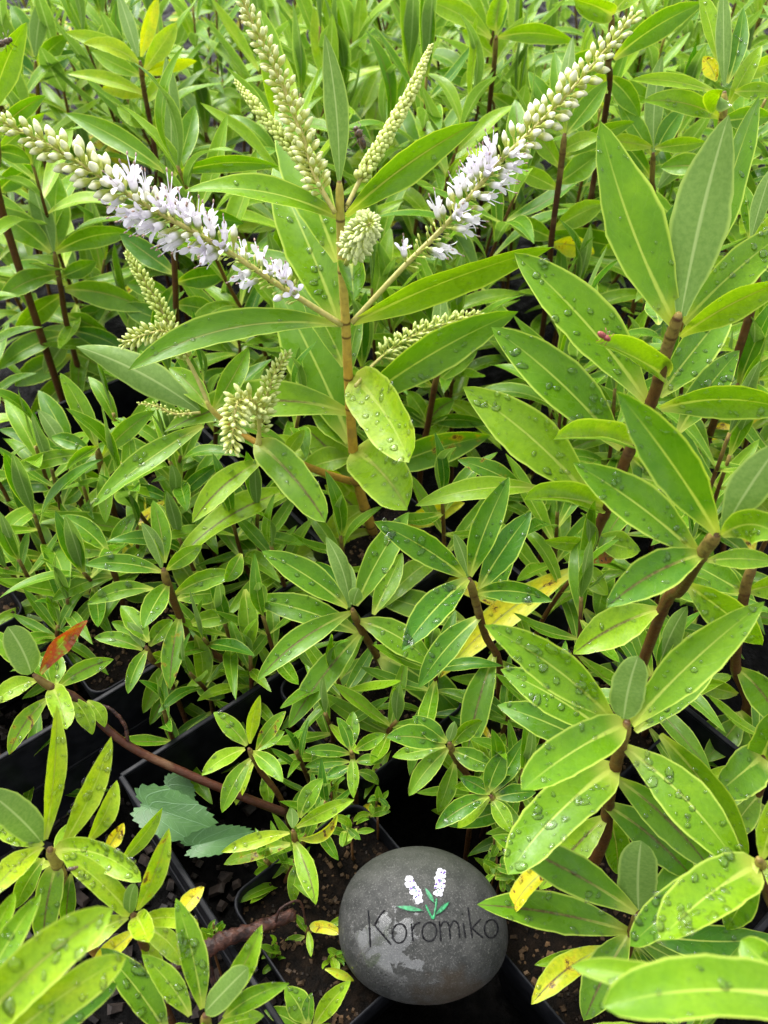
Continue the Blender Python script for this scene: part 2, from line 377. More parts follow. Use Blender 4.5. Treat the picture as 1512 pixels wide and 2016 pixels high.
# ------------------------------------------------------------------ leaves
PU = [0, .04, .08, .14, .22, .35, .48, .62, .75, .85, .92, .97, 1]
PROF = {'n': [.17, .24, .34, .49, .67, .90, 1, .93, .74, .52, .33, .15, .0],
        'b': [.24, .50, .68, .83, .94, 1, 1, .97, .88, .72, .52, .30, .02]}
NU, NVS = 16, [-1, -.55, 0, .55, 1]
def leaf_grid(b0, b1, b2, half, kind='n', fold=0.3, tilt=0.0, wave=0.0, facing=None, flip=False, curl=0.0, rng=rnd):
    """grid of points (NU+1, 5, 3) along the curve b0-b1-b2"""
    us = np.linspace(0, 1, NU + 1)
    us = us ** 0.95
    c = ((1 - us) ** 2)[:, None] * b0 + (2 * us * (1 - us))[:, None] * b1 + (us ** 2)[:, None] * b2
    T = (2 * (1 - us))[:, None] * (b1 - b0) + (2 * us)[:, None] * (b2 - b1)
    w = np.interp(us, PU, PROF[kind]) * half
    ph, ph2 = rng.uniform(0, 6.28), rng.uniform(0, 6.28)
    fr = rng.uniform(1.2, 2.4)
    G = np.zeros((NU + 1, 5, 3))
    for i, u in enumerate(us):
        t = unit(T[i]); nn = facing - c[i] if facing is not None else np.array([0, 0, 1.0])
        nn = unit(nn - t * np.dot(nn, t)); s = np.cross(nn, t)
        ct, st = math.cos(tilt + 0.18 * math.sin(3.0 * u + ph)), math.sin(tilt + 0.18 * math.sin(3.0 * u + ph))
        s, nn = ct * s + st * nn, ct * nn - st * s
        if flip: s, nn = -s, -nn
        for j, v in enumerate(NVS):
            av = abs(v)
            ww = w[i] * v
            if av == 1: ww *= 1 + rng.uniform(-0.05, 0.02)
            cf = math.cos(fold * av ** 0.5); sf = math.sin(fold)
            z = sf * av ** (1.25 if curl == 0 else 1.9) * w[i] * (1 + curl)
            z += wave * half * av * math.sin(fr * 6.28 * u + (ph if v > 0 else ph2))
            G[i, j] = c[i] + s * ww * cf + nn * z
    return G
GF = [(i * 5 + j, i * 5 + j + 1, (i + 1) * 5 + j + 1, (i + 1) * 5 + j) for i in range(NU) for j in range(4)]
GFf = [tuple(reversed(f)) for f in GF]
GUV = [((i / NU) ** 0.95, (v + 1) / 2) for i in range(NU + 1) for v in NVS]
def leaf_mesh(G, loc):
    V = (G - loc).reshape(-1, 3)
    # front face must look along the upper side
    return mesh("leaf", V, GFf, LEAF, GUV)

def drops_mesh(G, loc, cnt, rmin, rmax, rng):
    V = []; Fc = []
    SID = 9
    for _ in range(cnt):
        u = rng.uniform(0.10, 0.95) * NU; v = rng.uniform(0.15, 3.85)
        i, j = min(int(u), NU - 1), min(int(v), 3); a, b = u - i, v - j
        p = (1 - a) * (1 - b) * G[i, j] + a * (1 - b) * G[i + 1, j] + (1 - a) * b * G[i, j + 1] + a * b * G[i + 1, j + 1]
        tu = unit(G[i + 1, j] - G[i, j]); tv = G[i, j + 1] - G[i, j]
        n = unit(np.cross(tv, tu)) * -1
        tv = unit(np.cross(n, tu))
        r = rmin + (rmax - rmin) * rng.random() ** 2.6
        r = min(r, np.linalg.norm(G[i, 4] - G[i, 0]) * 0.2)
        el = rng.uniform(1.0, 1.7); an = rng.uniform(0, 3.14); h = r * rng.uniform(0.38, 0.55)
        ca, sa = math.cos(an), math.sin(an)
        k0 = len(V); wob = [rng.uniform(0.86, 1.12) for _ in range(SID)]
        for ri, (rr, hh) in enumerate(((1.0, -0.12), (0.93, 0.35), (0.70, 0.74), (0.36, 0.95))):
            for k in range(SID):
                th = 6.2832 * k / SID; x = math.cos(th) * rr * el * r * (wob[k] if ri < 2 else 1); y = math.sin(th) * rr * r * (wob[k] if ri < 2 else 1)
                x, y = x * ca - y * sa, x * sa + y * ca
                V.append(p + tu * x + tv * y + n * (hh * h) - loc)
        V.append(p + n * h - loc)
        for ri in range(3):
            for k in range(SID):
                k2 = (k + 1) % SID
                Fc.append((k0 + ri * SID + k, k0 + ri * SID + k2, k0 + (ri + 1) * SID + k2, k0 + (ri + 1) * SID + k))
        for k in range(SID): Fc.append((k0 + 3 * SID + k, k0 + 3 * SID + (k + 1) % SID, k0 + 4 * SID))
    return mesh('water_drops', V, Fc, DROP)

YB = [0.0]
def leaf_color(fl, rng):
    y = 0.26 + rng.uniform(-0.09, 0.11); rib = 0; blot = 0; red = 0
    if 'd' in fl: y = 0.10 + rng.uniform(-0.05, 0.08)
    if 'y' in fl: y = 0.54 + rng.uniform(-0.04, 0.08)
    if 'Y' in fl: y = 0.92; blot = 0.9; rib = 0.5
    if 'm' in fl: rib = 1.0
    elif rng.random() < 0.15: rib = 0.45
    if 'x' in fl: blot = 0.9
    if 'r' in fl: red = 1.0; y = 0.5; blot = 0.5
    if 'Y' not in fl and 'r' not in fl: y += YB[0]
    return (y, rib, blot, 1 - red)

def near_depth(stem_px, x, y):
    best = (1e9, 0)
    for a, b in zip(stem_px[:-1], stem_px[1:]):
        ax, ay, ad = a; bx, by, bd = b
        L2 = (bx - ax) ** 2 + (by - ay) ** 2
        t = max(0, min(1, ((x - ax) * (bx - ax) + (y - ay) * (by - ay)) / max(L2, 1e-6)))
        q = (ax + t * (bx - ax), ay + t * (by - ay)); dd = math.hypot(q[0] - x, q[1] - y)
        if dd < best[0]: best = (dd, ad + t * (bd - ad))
    return best[1]

def add_leaf(root, rl, bx, by, tx, ty, w, fl, db, dt, bow, tilt, rng, drops=True):
    b0, b2 = P(bx, by, db), P(tx, ty, dt)
    ln = math.hypot(tx - bx, ty - by); n = np.array([(ty - by), -(tx - bx)]) / max(ln, 1)
    if n[1] > 0: n = -n
    dm = (db + dt) / 2
    L3 = np.linalg.norm(b2 - b0)
    b1 = P((bx + tx) / 2 + n[0] * bow * 2, (by + ty) / 2 + n[1] * bow * 2, dm - L3 * (0.10 if 's' not in fl else 0.03))
    kind = 'b' if 'b' in fl else 'n'
    fold = 0.9 if 'c' in fl else (0.12 if 's' in fl else rng.uniform(.26, .42))
    tl = R(tilt)
    half = 0.47 * w / F * dm / max(0.45, math.cos(tl) * math.cos(fold * 0.6))
    G = leaf_grid(b0, b1, b2, half, kind, fold, tl, 0.05 if 'w' not in fl else 0.16, CAM, 'u' in fl, 0, rng)
    loc = b0
    o = link('leaf', leaf_mesh(G, loc), root, loc - rl)
    o.color = leaf_color(fl, rng)
    if 'Y' in fl: o['label'] = 'yellowed leaf with brown marks'
    elif 'r' in fl: o['label'] = 'red and brown blotched leaf'
    elif 'u' in fl and 's' in fl: o['label'] = 'closed young leaf showing its grey-green underside'
    if drops and dm < 0.62 and 'u' not in fl and 'o' not in fl:
        k = 2.3 if 'k' in fl else 1.1
        cnt = int(k * rng.uniform(7, 20) * min(1.4, w / 70))
        if cnt:
            e = link('water_drops', drops_mesh(G, loc, cnt, 0.0005, 0.0026 if 'k' in fl else 0.0016, rng), o)
            e['kind'] = 'stuff'
    return o

def make_stem(root, rl, pts, r0, r1, red, name='stem', joints_at=(), sides=9, parent=None):
    path = catmull(pts, max(14, 6 * len(pts)))
    # finer rings so that the joints can swell
    seg = np.linalg.norm(np.diff(path, axis=0), axis=1); cum = np.concatenate([[0], np.cumsum(seg)])
    n = max(24, int(cum[-1] / 0.0025)); s = np.linspace(0, cum[-1], n)
    path = np.stack([np.interp(s, cum, path[:, k]) for k in range(3)], 1)
    rad = np.linspace(r0, r1, n); J = np.zeros(n)
    rad *= 1 - 0.55 * np.clip((s - cum[-1] + 0.007) / 0.007, 0, 1) ** 1.5
    seen = []
    for jp in joints_at:
        at = s[int(np.argmin(np.linalg.norm(path - jp, axis=1)))]
        if any(abs(at - q) < 0.010 for q in seen): continue
        seen.append(at); dd = s - s[int(np.argmin(np.linalg.norm(path - jp, axis=1)))]; g = np.exp(-(dd / 0.0018) ** 2)
        rad = np.minimum(rad * (1 + 0.10 * g), np.linspace(r0, r1, n) * 1.25); J = np.maximum(J, np.exp(-(dd / 0.0013) ** 2))
    loc = path[0]
    V, Fc, U = tube(path - loc, rad, sides, True, J)
    o = link(name, mesh(name, V, Fc, STEM, U), parent or root, loc - rl)
    o.color = (red, 0, 0, 1)
    return o

PLANTS = []; TRACED = []
def plant(label, stem, leaves, r=(0.0026, 0.0016), red=1.0, group=None, seed=0, cat='plant', to_soil=True, name='koromiko_plant', drops=True, yb=0.0):
    """stem: top-to-bottom list of (px, py, depth); leaves: text rows"""
    rng = random.Random(seed * 31 + 5); YB[0] = yb
    st = [P(*s) for s in stem]
    base = st[-1].copy()
    if to_soil:                                  # run on down to the soil of its pot or to the ground
        end = np.array([base[0] + (base[0] - st[0][0]) * 0.10, base[1] + rng.uniform(-.01, .01), 0.0]); end[2] = floor_z(end[0], end[1])
        if base[2] > end[2] + 0.01: st.append(end); base = end
    root = thing(name, label, cat, base, group)
    rows = []
    for ln in leaves.strip().splitlines():
        f = ln.split()
        if not f: continue
        bx, by, tx, ty, w = map(float, f[:5])
        fl = f[5] if len(f) > 5 else '-'
        dd = float(f[6]) if len(f) > 6 and f[6] != '-' else None
        bow = float(f[7]) if len(f) > 7 else rng.uniform(-2, 8)
        tilt = float(f[8]) if len(f) > 8 else rng.uniform(-22, 22)
        rows.append((bx, by, tx, ty, w, fl, dd, bow, tilt))
    joints = []
    for (bx, by, tx, ty, w, fl, dd, bow, tilt) in rows:
        db = near_depth(stem, bx, by)
        if 's' in fl:
            Y = db * CP * (1 + (1008 - by) / F); dt = d_at_Y(ty, Y) * 0.5 + db * 0.5
        else: dt = db + rng.uniform(-0.012, 0.006)
        if dd is not None: dt = db + dd / 100
        if 'h' in fl: db += 0.015; dt += 0.015      # sits behind its neighbours
        joints.append(P(bx, by, db)); TRACED.append(((bx * .5 + tx * .5), (by * .5 + ty * .5), (db + dt) / 2)); TRACED.append((bx * .15 + tx * .85, by * .15 + ty * .85, dt))
        add_leaf(root, base, bx, by, tx, ty, w, fl, db, dt, bow, tilt, rng, drops)
    make_stem(root, base, st[::-1], r[0], r[1], red, joints_at=joints)
    PLANTS.append(base)
    return root, base

# ------------------------------------------------------------------ flower spikes
def bud_shape(L=1.0, rr=0.235, sides=7):
    V = []; U = []; Fc = []
    prof = [(0, .16), (.12, .55), (.32, .92), (.42, .90), (.46, 1.0), (.64, .98), (.82, .68), (.94, .30)]
    for z, r_ in prof:
        for k in range(sides):
            th = 6.2832 * k / sides; V.append((r_ * rr * math.cos(th), r_ * rr * math.sin(th), z * L)); U.append((z, 0))
    V.append((0, 0, L)); U.append((1, 0))
    n = len(prof)
    for i in range(n - 1):
        for k in range(sides):
            k2 = (k + 1) % sides; Fc.append((i * sides + k, i * sides + k2, (i + 1) * sides + k2, (i + 1) * sides + k))
    for k in range(sides): Fc.append(((n - 1) * sides + k, (n - 1) * sides + (k + 1) % sides, n * sides))
    return V, Fc, U
def floret_shape(rng):
    V = []; U = []; Fc = []; FM = []
    def add(vs, fs, us, m):
        k = len(V); V.extend(vs); U.extend(us); Fc.extend([tuple(i + k for i in f) for f in fs]); FM.extend([m] * len(fs))
    sides = 7; vs = []; us = []; fs = []
    for z, r_ in ((0, .05), (.10, .14), (.28, .17), (.50, .17), (.62, .20)):
        for k in range(sides):
            th = 6.2832 * k / sides; vs.append((r_ * math.cos(th), r_ * math.sin(th), z)); us.append((z * 0.9, 0))
    for i in range(4):
        for k in range(sides):
            k2 = (k + 1) % sides; fs.append((i * sides + k, i * sides + k2, (i + 1) * sides + k2, (i + 1) * sides + k))
    add(vs, fs, us, 0)
    for q in range(4):
        a = q * 1.5708 + rng.uniform(-.25, .25); op = rng.uniform(0.2, 0.8); wd = 0.13
        vs = []; us = []; fs = []
        d = np.array([math.cos(a), math.sin(a), 0]); s = np.array([-math.sin(a), math.cos(a), 0]); z = np.array([0, 0, 1.0])
        for i, (t, w_) in enumerate(((0, .6), (.3, .95), (.6, 1.0), (.85, .65), (1, .15))):
            ang = op * (0.4 + t); c = d * (.17 + .42 * t * math.sin(ang)) + z * (.58 + .42 * t * math.cos(ang))
            for v in (-1, 0, 1):
                vs.append(c + s * v * w_ * wd + (z * math.cos(ang) * 0 + d * 0.04 * abs(v))); us.append((.7 + .3 * t, 0))
        for i in range(4):
            for j in range(2): fs.append((i * 3 + j, i * 3 + j + 1, i * 3 + j + 4, i * 3 + j + 3))
        add(vs, fs, us, 0)
    for q in range(2):
        a = q * 3.0 + rng.uniform(0, 1); e = np.array([math.cos(a) * .25, math.sin(a) * .25, 1.25 + rng.uniform(-.1, .15)])
        path = catmull([np.array([0, 0, .5]), e * .6 + np.array([0, 0, .15]), e], 5)
        v_, f_, _ = tube(path, [.022] * 5, 4); add(v_, f_, [(1, 0)] * len(v_), 0)
        v_, f_, _ = tube(np.array([e - [0, 0, .03], e + [0, 0, .05], e + [0, 0, .13]]), [.028, .045, .02], 5); add(v_, f_, [(1, 0)] * len(v_), 1)
    return V, Fc, U, FM
_b = bud_shape(); BUDM = mesh('bud', _b[0], _b[1], BUD, _b[2])
_b2 = bud_shape(1, 0.185); BUDLONG = mesh('bud', _b2[0], _b2[1], BUD, _b2[2])
FLOR = []
for k in range(4):
    a_, b_, c_, d_ = floret_shape(rnd); FLOR.append(mesh('floret', a_, b_, [PETAL, ANTHER], c_, True, d_))

def frame_to(d, roll=0):
    q = Vector(d).to_track_quat('Z', 'Y'); return q.to_matrix() @ Matrix.Rotation(roll, 3, 'Z')
def spike(root, rl, pts, r0, n, start, bl, seed, mode, grow=(0.5, 1.0), open_=None, splay=1.0, thick=1.0, skip=(), tipgreen=0.0):
    """pts base to tip, world; n buds from fraction 'start' to the tip; bl bud length in m;
    mode 'each' = every bud its own object, 'joined' = one mesh; open_ = (from, to, density) of open florets"""
    rng = random.Random(seed)
    path = catmull(pts, 40)
    seg = np.linalg.norm(np.diff(path, axis=0), axis=1); cum = np.concatenate([[0], np.cumsum(seg)]); cum /= cum[-1]
    rad = r0 * np.interp(cum, [0, .5, 1], [1, .85, .35])
    loc = path[0]
    V, Fc, U = tube(path - loc, rad, 7)
    ax = link('flower_spike', mesh('flower_spike', V, Fc, RACHIS, U), root, loc - rl)
    JV, JF, JU = [], [], []
    a0 = unit(np.cross(path[-1] - path[0], (0.2, 0.9, 0.3)))
    for k in range(n):
        t = start + (1 - start) * ((k + 0.5) / n) + rng.uniform(-.004, .004)
        t = min(t, 1)
        p = np.array([np.interp(t, cum, path[:, q]) for q in range(3)])
        i = min(int(np.searchsorted(cum, t)), 39); T = unit(path[min(i + 1, 39)] - path[max(i - 1, 0)])
        a = unit(a0 - T * np.dot(a0, T)); b = np.cross(T, a)
        th = k * 2.39996 + rng.uniform(-.25, .25)
        rd = math.cos(th) * a + math.sin(th) * b
        ft = (t - start) / (1 - start)
        out = np.interp(ft, [0, .7, 1], [1.15, 0.8, .35]) * splay
        d = unit(T * 0.52 + rd * out + np.array([0, 0, 0.10]))
        sz = bl * np.interp(ft, [0, .75, 1], [grow[1], grow[1] * .75 + grow[0] * .25, grow[0] * .8]) * rng.uniform(.85, 1.15)
        ped = sz * 0.35 * splay
        q = p + rd * np.interp(t, cum, rad) * 0.8
        isopen = open_ is not None and open_[0] <= ft <= open_[1] and rng.random() < open_[2] * (0.24 if ft < open_[4] else 1)
        if open_ and ft < open_[1] and not isopen and rng.random() < (0.95 if ft < open_[4] else open_[3]):
            sz *= 0.4                                   # spent: only the calyx is left
            spent = True
        else: spent = False
        # pedicel in the spike's own mesh list
        pv, pf, _ = tube(np.array([q, q + d * ped * .5, q + d * ped]) - loc, [sz * .07, sz * .06, sz * .08], 4, False)
        kk = len(JV); JV.extend(pv); JF.extend([tuple(x + kk for x in f) for f in pf]); JU.extend([(0.1, 0)] * len(pv))
        m3 = frame_to(d, rng.uniform(0, 6.28)); pos = q + d * ped * .9
        white = 0.0 if spent else max(0, min(1, np.interp(ft, [0, .6, 1], [1.0, .85, .25]) - tipgreen))
        if mode == 'each':
            if isopen:
                o = link('floret', rng.choice(FLOR), ax); s_ = bl * rng.uniform(1.15, 1.5)
            else:
                o = link('bud', BUDM if ft > .5 else BUDLONG, ax); s_ = sz
                o.color = (white, max(0, 1 - ft * 1.7) * rng.uniform(.4, 1), 0, 1)
            o.matrix_local = Matrix.Translation(Vector(pos - loc)) @ (m3 * s_).to_4x4()
        else:
            vv, ff, uu = _b
            mm = np.array(m3) * sz * np.array([thick, thick, 1.0])
            kk = len(JV); JV.extend(list(np.array(vv) @ mm.T + (pos - loc))); JF.extend([tuple(x + kk for x in f) for f in ff]); JU.extend([(u[0], 0) for u in uu])
    o = link('bud_stalks' if mode == 'each' else 'buds', mesh('buds', JV, JF, BUD, JU), ax); o['kind'] = 'stuff'
    o.color = (max(0, 0.35 - tipgreen * .6), 0, 0, 1)
    return ax

# ================================================================== ground, pots
def grid_sheet(x0, x1, y0, y1, nx, ny, fz):
    V = []; Fc = []
    for j in range(ny + 1):
        for i in range(nx + 1):
            x = x0 + (x1 - x0) * i / nx; y = y0 + (y1 - y0) * j / ny; V.append((x, y, fz(x, y)))
    for j in range(ny):
        for i in range(nx): Fc.append((j * (nx + 1) + i, j * (nx + 1) + i + 1, (j + 1) * (nx + 1) + i + 1, (j + 1) * (nx + 1) + i))
    return V, Fc
g = random.Random(3)
V, Fc = grid_sheet(-0.9, 0.9, -0.5, 1.3, 120, 120, lambda x, y: 0.004 * math.sin(31 * x + 3 * math.sin(17 * y)) * math.sin(27 * y + 2 * math.sin(23 * x)) - 0.002)
k = len(V)
big = [(-120, -120), (120, -120), (120, 200), (-120, 200)]; inn = [(-0.9, -0.5), (0.9, -0.5), (0.9, 1.3), (-0.9, 1.3)]
for (x, y) in big: V.append((x, y, -0.008))
for (x, y) in inn: V.append((x, y, -0.008))
for a in range(4): Fc.append((k + a, k + (a + 1) % 4, k + 4 + (a + 1) % 4, k + 4 + a))
go = link('ground', mesh('ground', V, Fc, MATM)); go['kind'] = 'structure'; go['label'] = 'wet black weed mat under the pots'
def chips(n, area, z, smin, smax, rng, m, name, parent=None, flat=0.5):
    V = []; Fc = []
    for _ in range(n):
        x, y = area(rng); s = rng.uniform(smin, smax)
        e = Euler((rng.uniform(-.6, .6), rng.uniform(-.6, .6), rng.uniform(0, 6.28))).to_matrix()
        kk = len(V); zz = z(x, y) if callable(z) else z
        el = rng.uniform(.7, 1.8)
        for (a, b, c) in ((-1, -.6, -.5), (.8, -1, -.5), (1, .7, -.5), (-.7, 1, -.5), (-.7, -.5, .5), (.5, -.7, .6), (.7, .5, .5), (-.5, .7, .55)):
            v = e @ Vector((a * el * s * rng.uniform(.8, 1.2), b * s * rng.uniform(.8, 1.2), c * s * flat * 2))
            V.append((x + v.x, y + v.y, zz + v.z + s * flat * .5))
        for f in ((0, 3, 2, 1), (4, 5, 6, 7), (0, 1, 5, 4), (1, 2, 6, 5), (2, 3, 7, 6), (3, 0, 4, 7)): Fc.append(tuple(kk + i for i in f))
    o = link(name, mesh(name, V, Fc, m, None, False), parent); o['kind'] = 'stuff'
    return o
ch = chips(1500, lambda r_: (r_.uniform(-.42, -.02), r_.uniform(0.02, .36)), 0.0, 0.0012, 0.0045, g, CHIP, 'bark_litter', None, .35)
ch['label'] = 'dark wet gravel and bark bits lying on the ground'; ch['category'] = 'litter'

A39 = R(39.5)
E1 = np.array([math.cos(A39), math.sin(A39)]); E2 = np.array([-math.sin(A39), math.cos(A39)])
def e2w(a, b): p = E1 * a + E2 * b; return p[0], p[1]
PW = 0.0915; RIM = 0.100
def ring(half, z, rc, n=5):
    out = []
    for cx, cy, a0 in ((1, 1, 0), (-1, 1, 90), (-1, -1, 180), (1, -1, 270)):
        for k in range(n):
            a = R(a0 + 90 * k / (n - 1)); out.append((cx * (half - rc) + rc * math.cos(a), cy * (half - rc) + rc * math.sin(a), z))
    return out
def pot_mesh():
    h = PW / 2
    prof = [(h * .72, 0.004), (h * .90, 0.074), (h * .915, 0.0755), (h * .97, 0.0765), (h * .985, 0.078), (h * 1.0, RIM - .0015), (h * .992, RIM), (h * .972, RIM), (h * .965, RIM - .002), (h * .94, 0.070)]
    V = []; Fc = []
    for (q, z) in prof: V.extend(ring(q, z, 0.010))
    n = 20
    for i in range(len(prof) - 1):
        for k in range(n):
            k2 = (k + 1) % n; Fc.append((i * n + k, i * n + k2, (i + 1) * n + k2, (i + 1) * n + k))
    return mesh('nursery_pot', V, Fc, PLASTIC, None, True)
POTM = pot_mesh()
def soil_mesh(seed):
    r_ = random.Random(seed); h = PW / 2 * .945; n = 16
    bumps = [(r_.uniform(-h, h), r_.uniform(-h, h), r_.uniform(.006, .014), r_.uniform(-.003, .0045)) for _ in range(22)]
    def fz(x, y): return sum(a * math.exp(-((x - p) ** 2 + (y - q) ** 2) / (s * s)) for p, q, s, a in bumps)
    V, Fc = grid_sheet(-h, h, -h, h, n, n, fz)
    return mesh('potting_soil', V, Fc, SOILM), fz, h
SOILS = [soil_mesh(s) for s in range(3)]
GRIT = []
for s in range(3):
    me, fz, h = SOILS[s]
    o = chips(330, lambda r_: (r_.uniform(-h, h) * .96, r_.uniform(-h, h) * .96), fz, 0.0004, 0.0016, random.Random(s + 40), GRITM, 'soil_grit')
    GRIT.append(o.data); bpy.data.objects.remove(o)
POTS = []
def pot(x, y, label, rot=A39, group='black nursery pots', z=0.0):
    o = link('nursery_pot', POTM, None, (x, y, z)); o.rotation_euler = (0, 0, rot); tag(o, label, 'plant pot', group)
    k = len(POTS) % 3
    s = link('potting_soil', SOILS[k][0], o, (0, 0, SOIL - .001))
    q = link('soil_grit', GRIT[k], s); q['kind'] = 'stuff'
    POTS.append((x, y)); return o
def floor_z(x, y):
    """soil height inside a pot, the bare ground elsewhere"""
    for (px, py) in POTS:
        v = np.array([x - px, y - py])
        if abs(v @ E1) < PW * .46 and abs(v @ E2) < PW * .46: return SOIL - .004
    return -.003
PITCHP = 0.0965
def cell(i, j, extra=0.0): return e2w(0.040 + PITCHP * (i + .5), 0.093 + PITCHP * (j + .5) + extra)
pot(*cell(0, 0), 'black pot with the small yellow-leaved seedling, under the painted stone', group=None)
pot(*cell(1, 1), 'black pot behind the painted stone holding the centre plants')
pot(*cell(1, -1), 'black pot in front and to the right of the painted stone')
pot(*cell(2, 0), 'black pot under the big rosette at the right of the stone')
pot(*cell(2, 2, .002), 'black pot beyond the stone on the right, hidden by leaves')
for k_, (i, j) in enumerate(((0, 2), (1, 3), (-1, 3), (-2, 2), (2, 4))):
    if k_ != 3: pot(*cell(i, j, .062), ('black pot with bare soil behind the dark empty gap', 'black pot under the flowering plant', 'black pot at left under the red-leaved branch plants', 'black pot at the left edge of the second tray', 'black pot behind the flowering plant')[k_])
# carrying tray with thin divided rim round the front pots
def bar(V, Fc, p, q, w, z0, z1):
    p = np.array(p); q = np.array(q); d = unit(q - p); n = np.array([-d[1], d[0]]) * w / 2; kk = len(V)
    for (a, z) in ((p - n, z0), (p + n, z0), (q + n, z0), (q - n, z0), (p - n, z1), (p + n, z1), (q + n, z1), (q - n, z1)): V.append((a[0], a[1], z))
    for f in ((0, 3, 2, 1), (4, 5, 6, 7), (0, 1, 5, 4), (1, 2, 6, 5), (2, 3, 7, 6), (3, 0, 4, 7)): Fc.append(tuple(kk + i for i in f))
def tray(a0, a1, b0, b1, label):
    t = thing('carrying_tray', label, 'tray', (*e2w((a0 + a1) / 2, (b0 + b1) / 2), 0), 'plant trays')
    for (p, q) in (((a0, b0), (a1, b0)), ((a1, b0), (a1, b1)), ((a1, b1), (a0, b1)), ((a0, b1), (a0, b0))):
        V = []; Fc = []
        P0, Q0 = e2w(*p), e2w(*q)
        bar(V, Fc, P0, Q0, 0.0022, 0.004, 0.0985); bar(V, Fc, P0, Q0, 0.0034, 0.0990, 0.1020); bar(V, Fc, P0, Q0, 0.0040, 0.050, 0.0535)
        V = [(v[0] - t.location.x, v[1] - t.location.y, v[2]) for v in V]
        o = link('tray_side', mesh('tray_side', V, Fc, PLASTIC, None, False), t)
        md = o.modifiers.new('bevel', 'BEVEL'); md.width = 0.0008; md.segments = 2
    return t
tray(0.031, 0.335, -0.008, 0.2885, 'black plastic tray of pots round the painted stone')
tray(-0.165, 0.24, 0.347, 0.66, 'black plastic tray of pots behind the dark gap')

# ================================================================== painted stone
SC = P(834, 1823, 0.434); SN = unit(CAM - SC); SX = np.array([1.0, 0, 0]); SX = unit(SX - SN * np.dot(SX, SN)); SY = np.cross(SN, SX)
def z7(x, y): return 640 + x / 3.78, 1640 + y / 3.78
outl = [(680, 92), (860, 115), (1010, 180), (1190, 310), (1315, 520), (1372, 720), (1362, 900), (1300, 1035), (1180, 1150), (1000, 1240), (720, 1282), (480, 1240), (300, 1150), (180, 1030), (110, 880), (90, 720), (112, 500), (180, 345), (290, 225), (470, 130)]
th_, rr_ = [], []
for q in outl:
    px, py = z7(*q); v = P(px, py, 1) - CAM; t = np.dot(SC - CAM, SN) / np.dot(v, SN); w = CAM + v * t - SC
    th_.append(math.atan2(np.dot(w, SY), np.dot(w, SX))); rr_.append(math.hypot(np.dot(w, SX), np.dot(w, SY)) * 0.985)
od = np.argsort(th_); th_ = np.array(th_)[od]; rr_ = np.array(rr_)[od]
TH = np.linspace(-math.pi, math.pi, 361); RR = np.interp(TH, np.concatenate([th_ - 2 * math.pi, th_, th_ + 2 * math.pi]), np.tile(rr_, 3))
ker = np.hanning(41); ker /= ker.sum(); RR = np.convolve(np.concatenate([RR[-61:-1], RR, RR[1:61]]), ker, 'same')[60:-60]
SCZ = 0.029; SE = 0.86
def stone_h(x, y):
    r_ = math.hypot(x, y) / np.interp(math.atan2(y, x), TH, RR)
    return SCZ * math.sqrt(max(0.0, 1 - min(1, r_) ** (2 / SE)))
def stone_pt(px, py, lift=0.0005):
    v = P(px, py, 1) - CAM; h = 0.02
    for _ in range(6):
        t = np.dot(SC + SN * h - CAM, SN) / np.dot(v, SN); w = CAM + v * t - SC; x, y = np.dot(w, SX), np.dot(w, SY); h = stone_h(x, y)
    return np.array([x, y, h + lift])
V = []; Fc = []; NT, NP = 72, 28
for j in range(NP + 1):
    ph = math.pi * j / NP
    for i in range(NT):
        t = -math.pi + 2 * math.pi * i / NT; r_ = np.interp(t, TH, RR) * max(0, math.sin(ph)) ** SE
        V.append((r_ * math.cos(t), r_ * math.sin(t), SCZ * math.cos(ph)))
for j in range(NP):
    for i in range(NT): Fc.append((j * NT + i, (j + 1) * NT + i, (j + 1) * NT + (i + 1) % NT, j * NT + (i + 1) % NT))
so_ = link('painted_stone', mesh('painted_stone', V, Fc, STONE), None, SC)
so_.rotation_euler = Matrix((SX, SY, SN)).transposed().to_euler()
tag(so_, 'grey river stone painted with Koromiko and two white flower sprigs', 'painted stone')
def stroke(V, Fc, pts, w, lift=0.0005, closed=False):
    p = np.asarray(pts, float)
    q = catmull(p, max(8, 7 * len(p))) if not closed else p
    n = len(q); k0 = len(V)
    for i in range(n):
        a, b = (q[(i - 1) % n], q[(i + 1) % n]) if closed else (q[max(i - 1, 0)], q[min(i + 1, n - 1)])
        d = (b - a) / max(1e-6, np.hypot(*(b - a))); nn = np.array([-d[1], d[0]])
        ww = w * (0.5 + 0.10 * math.sin(i * 1.9) + 0.06 * math.sin(i * 5.3)) * (0.75 if (not closed and i in (0, n - 1)) else 1)
        for s, lf in ((-1, lift * .3), (0, lift), (1, lift * .3)): V.append(stone_pt(*z7(*(q[i] + nn * s * ww)), lf))
    for i in range(n if closed else n - 1):
        j = (i + 1) % n
        for a in (0, 1): Fc.append((k0 + i * 3 + a, k0 + j * 3 + a, k0 + j * 3 + a + 1, k0 + i * 3 + a + 1))
def oval(cx, cy, rx, ry, rot=0.1): return [(cx + rx * math.cos(t) * math.cos(rot) - ry * math.sin(t) * math.sin(rot), cy + rx * math.cos(t) * math.sin(rot) + ry * math.sin(t) * math.cos(rot)) for t in np.linspace(0, 2 * math.pi, 29)[:-1]]
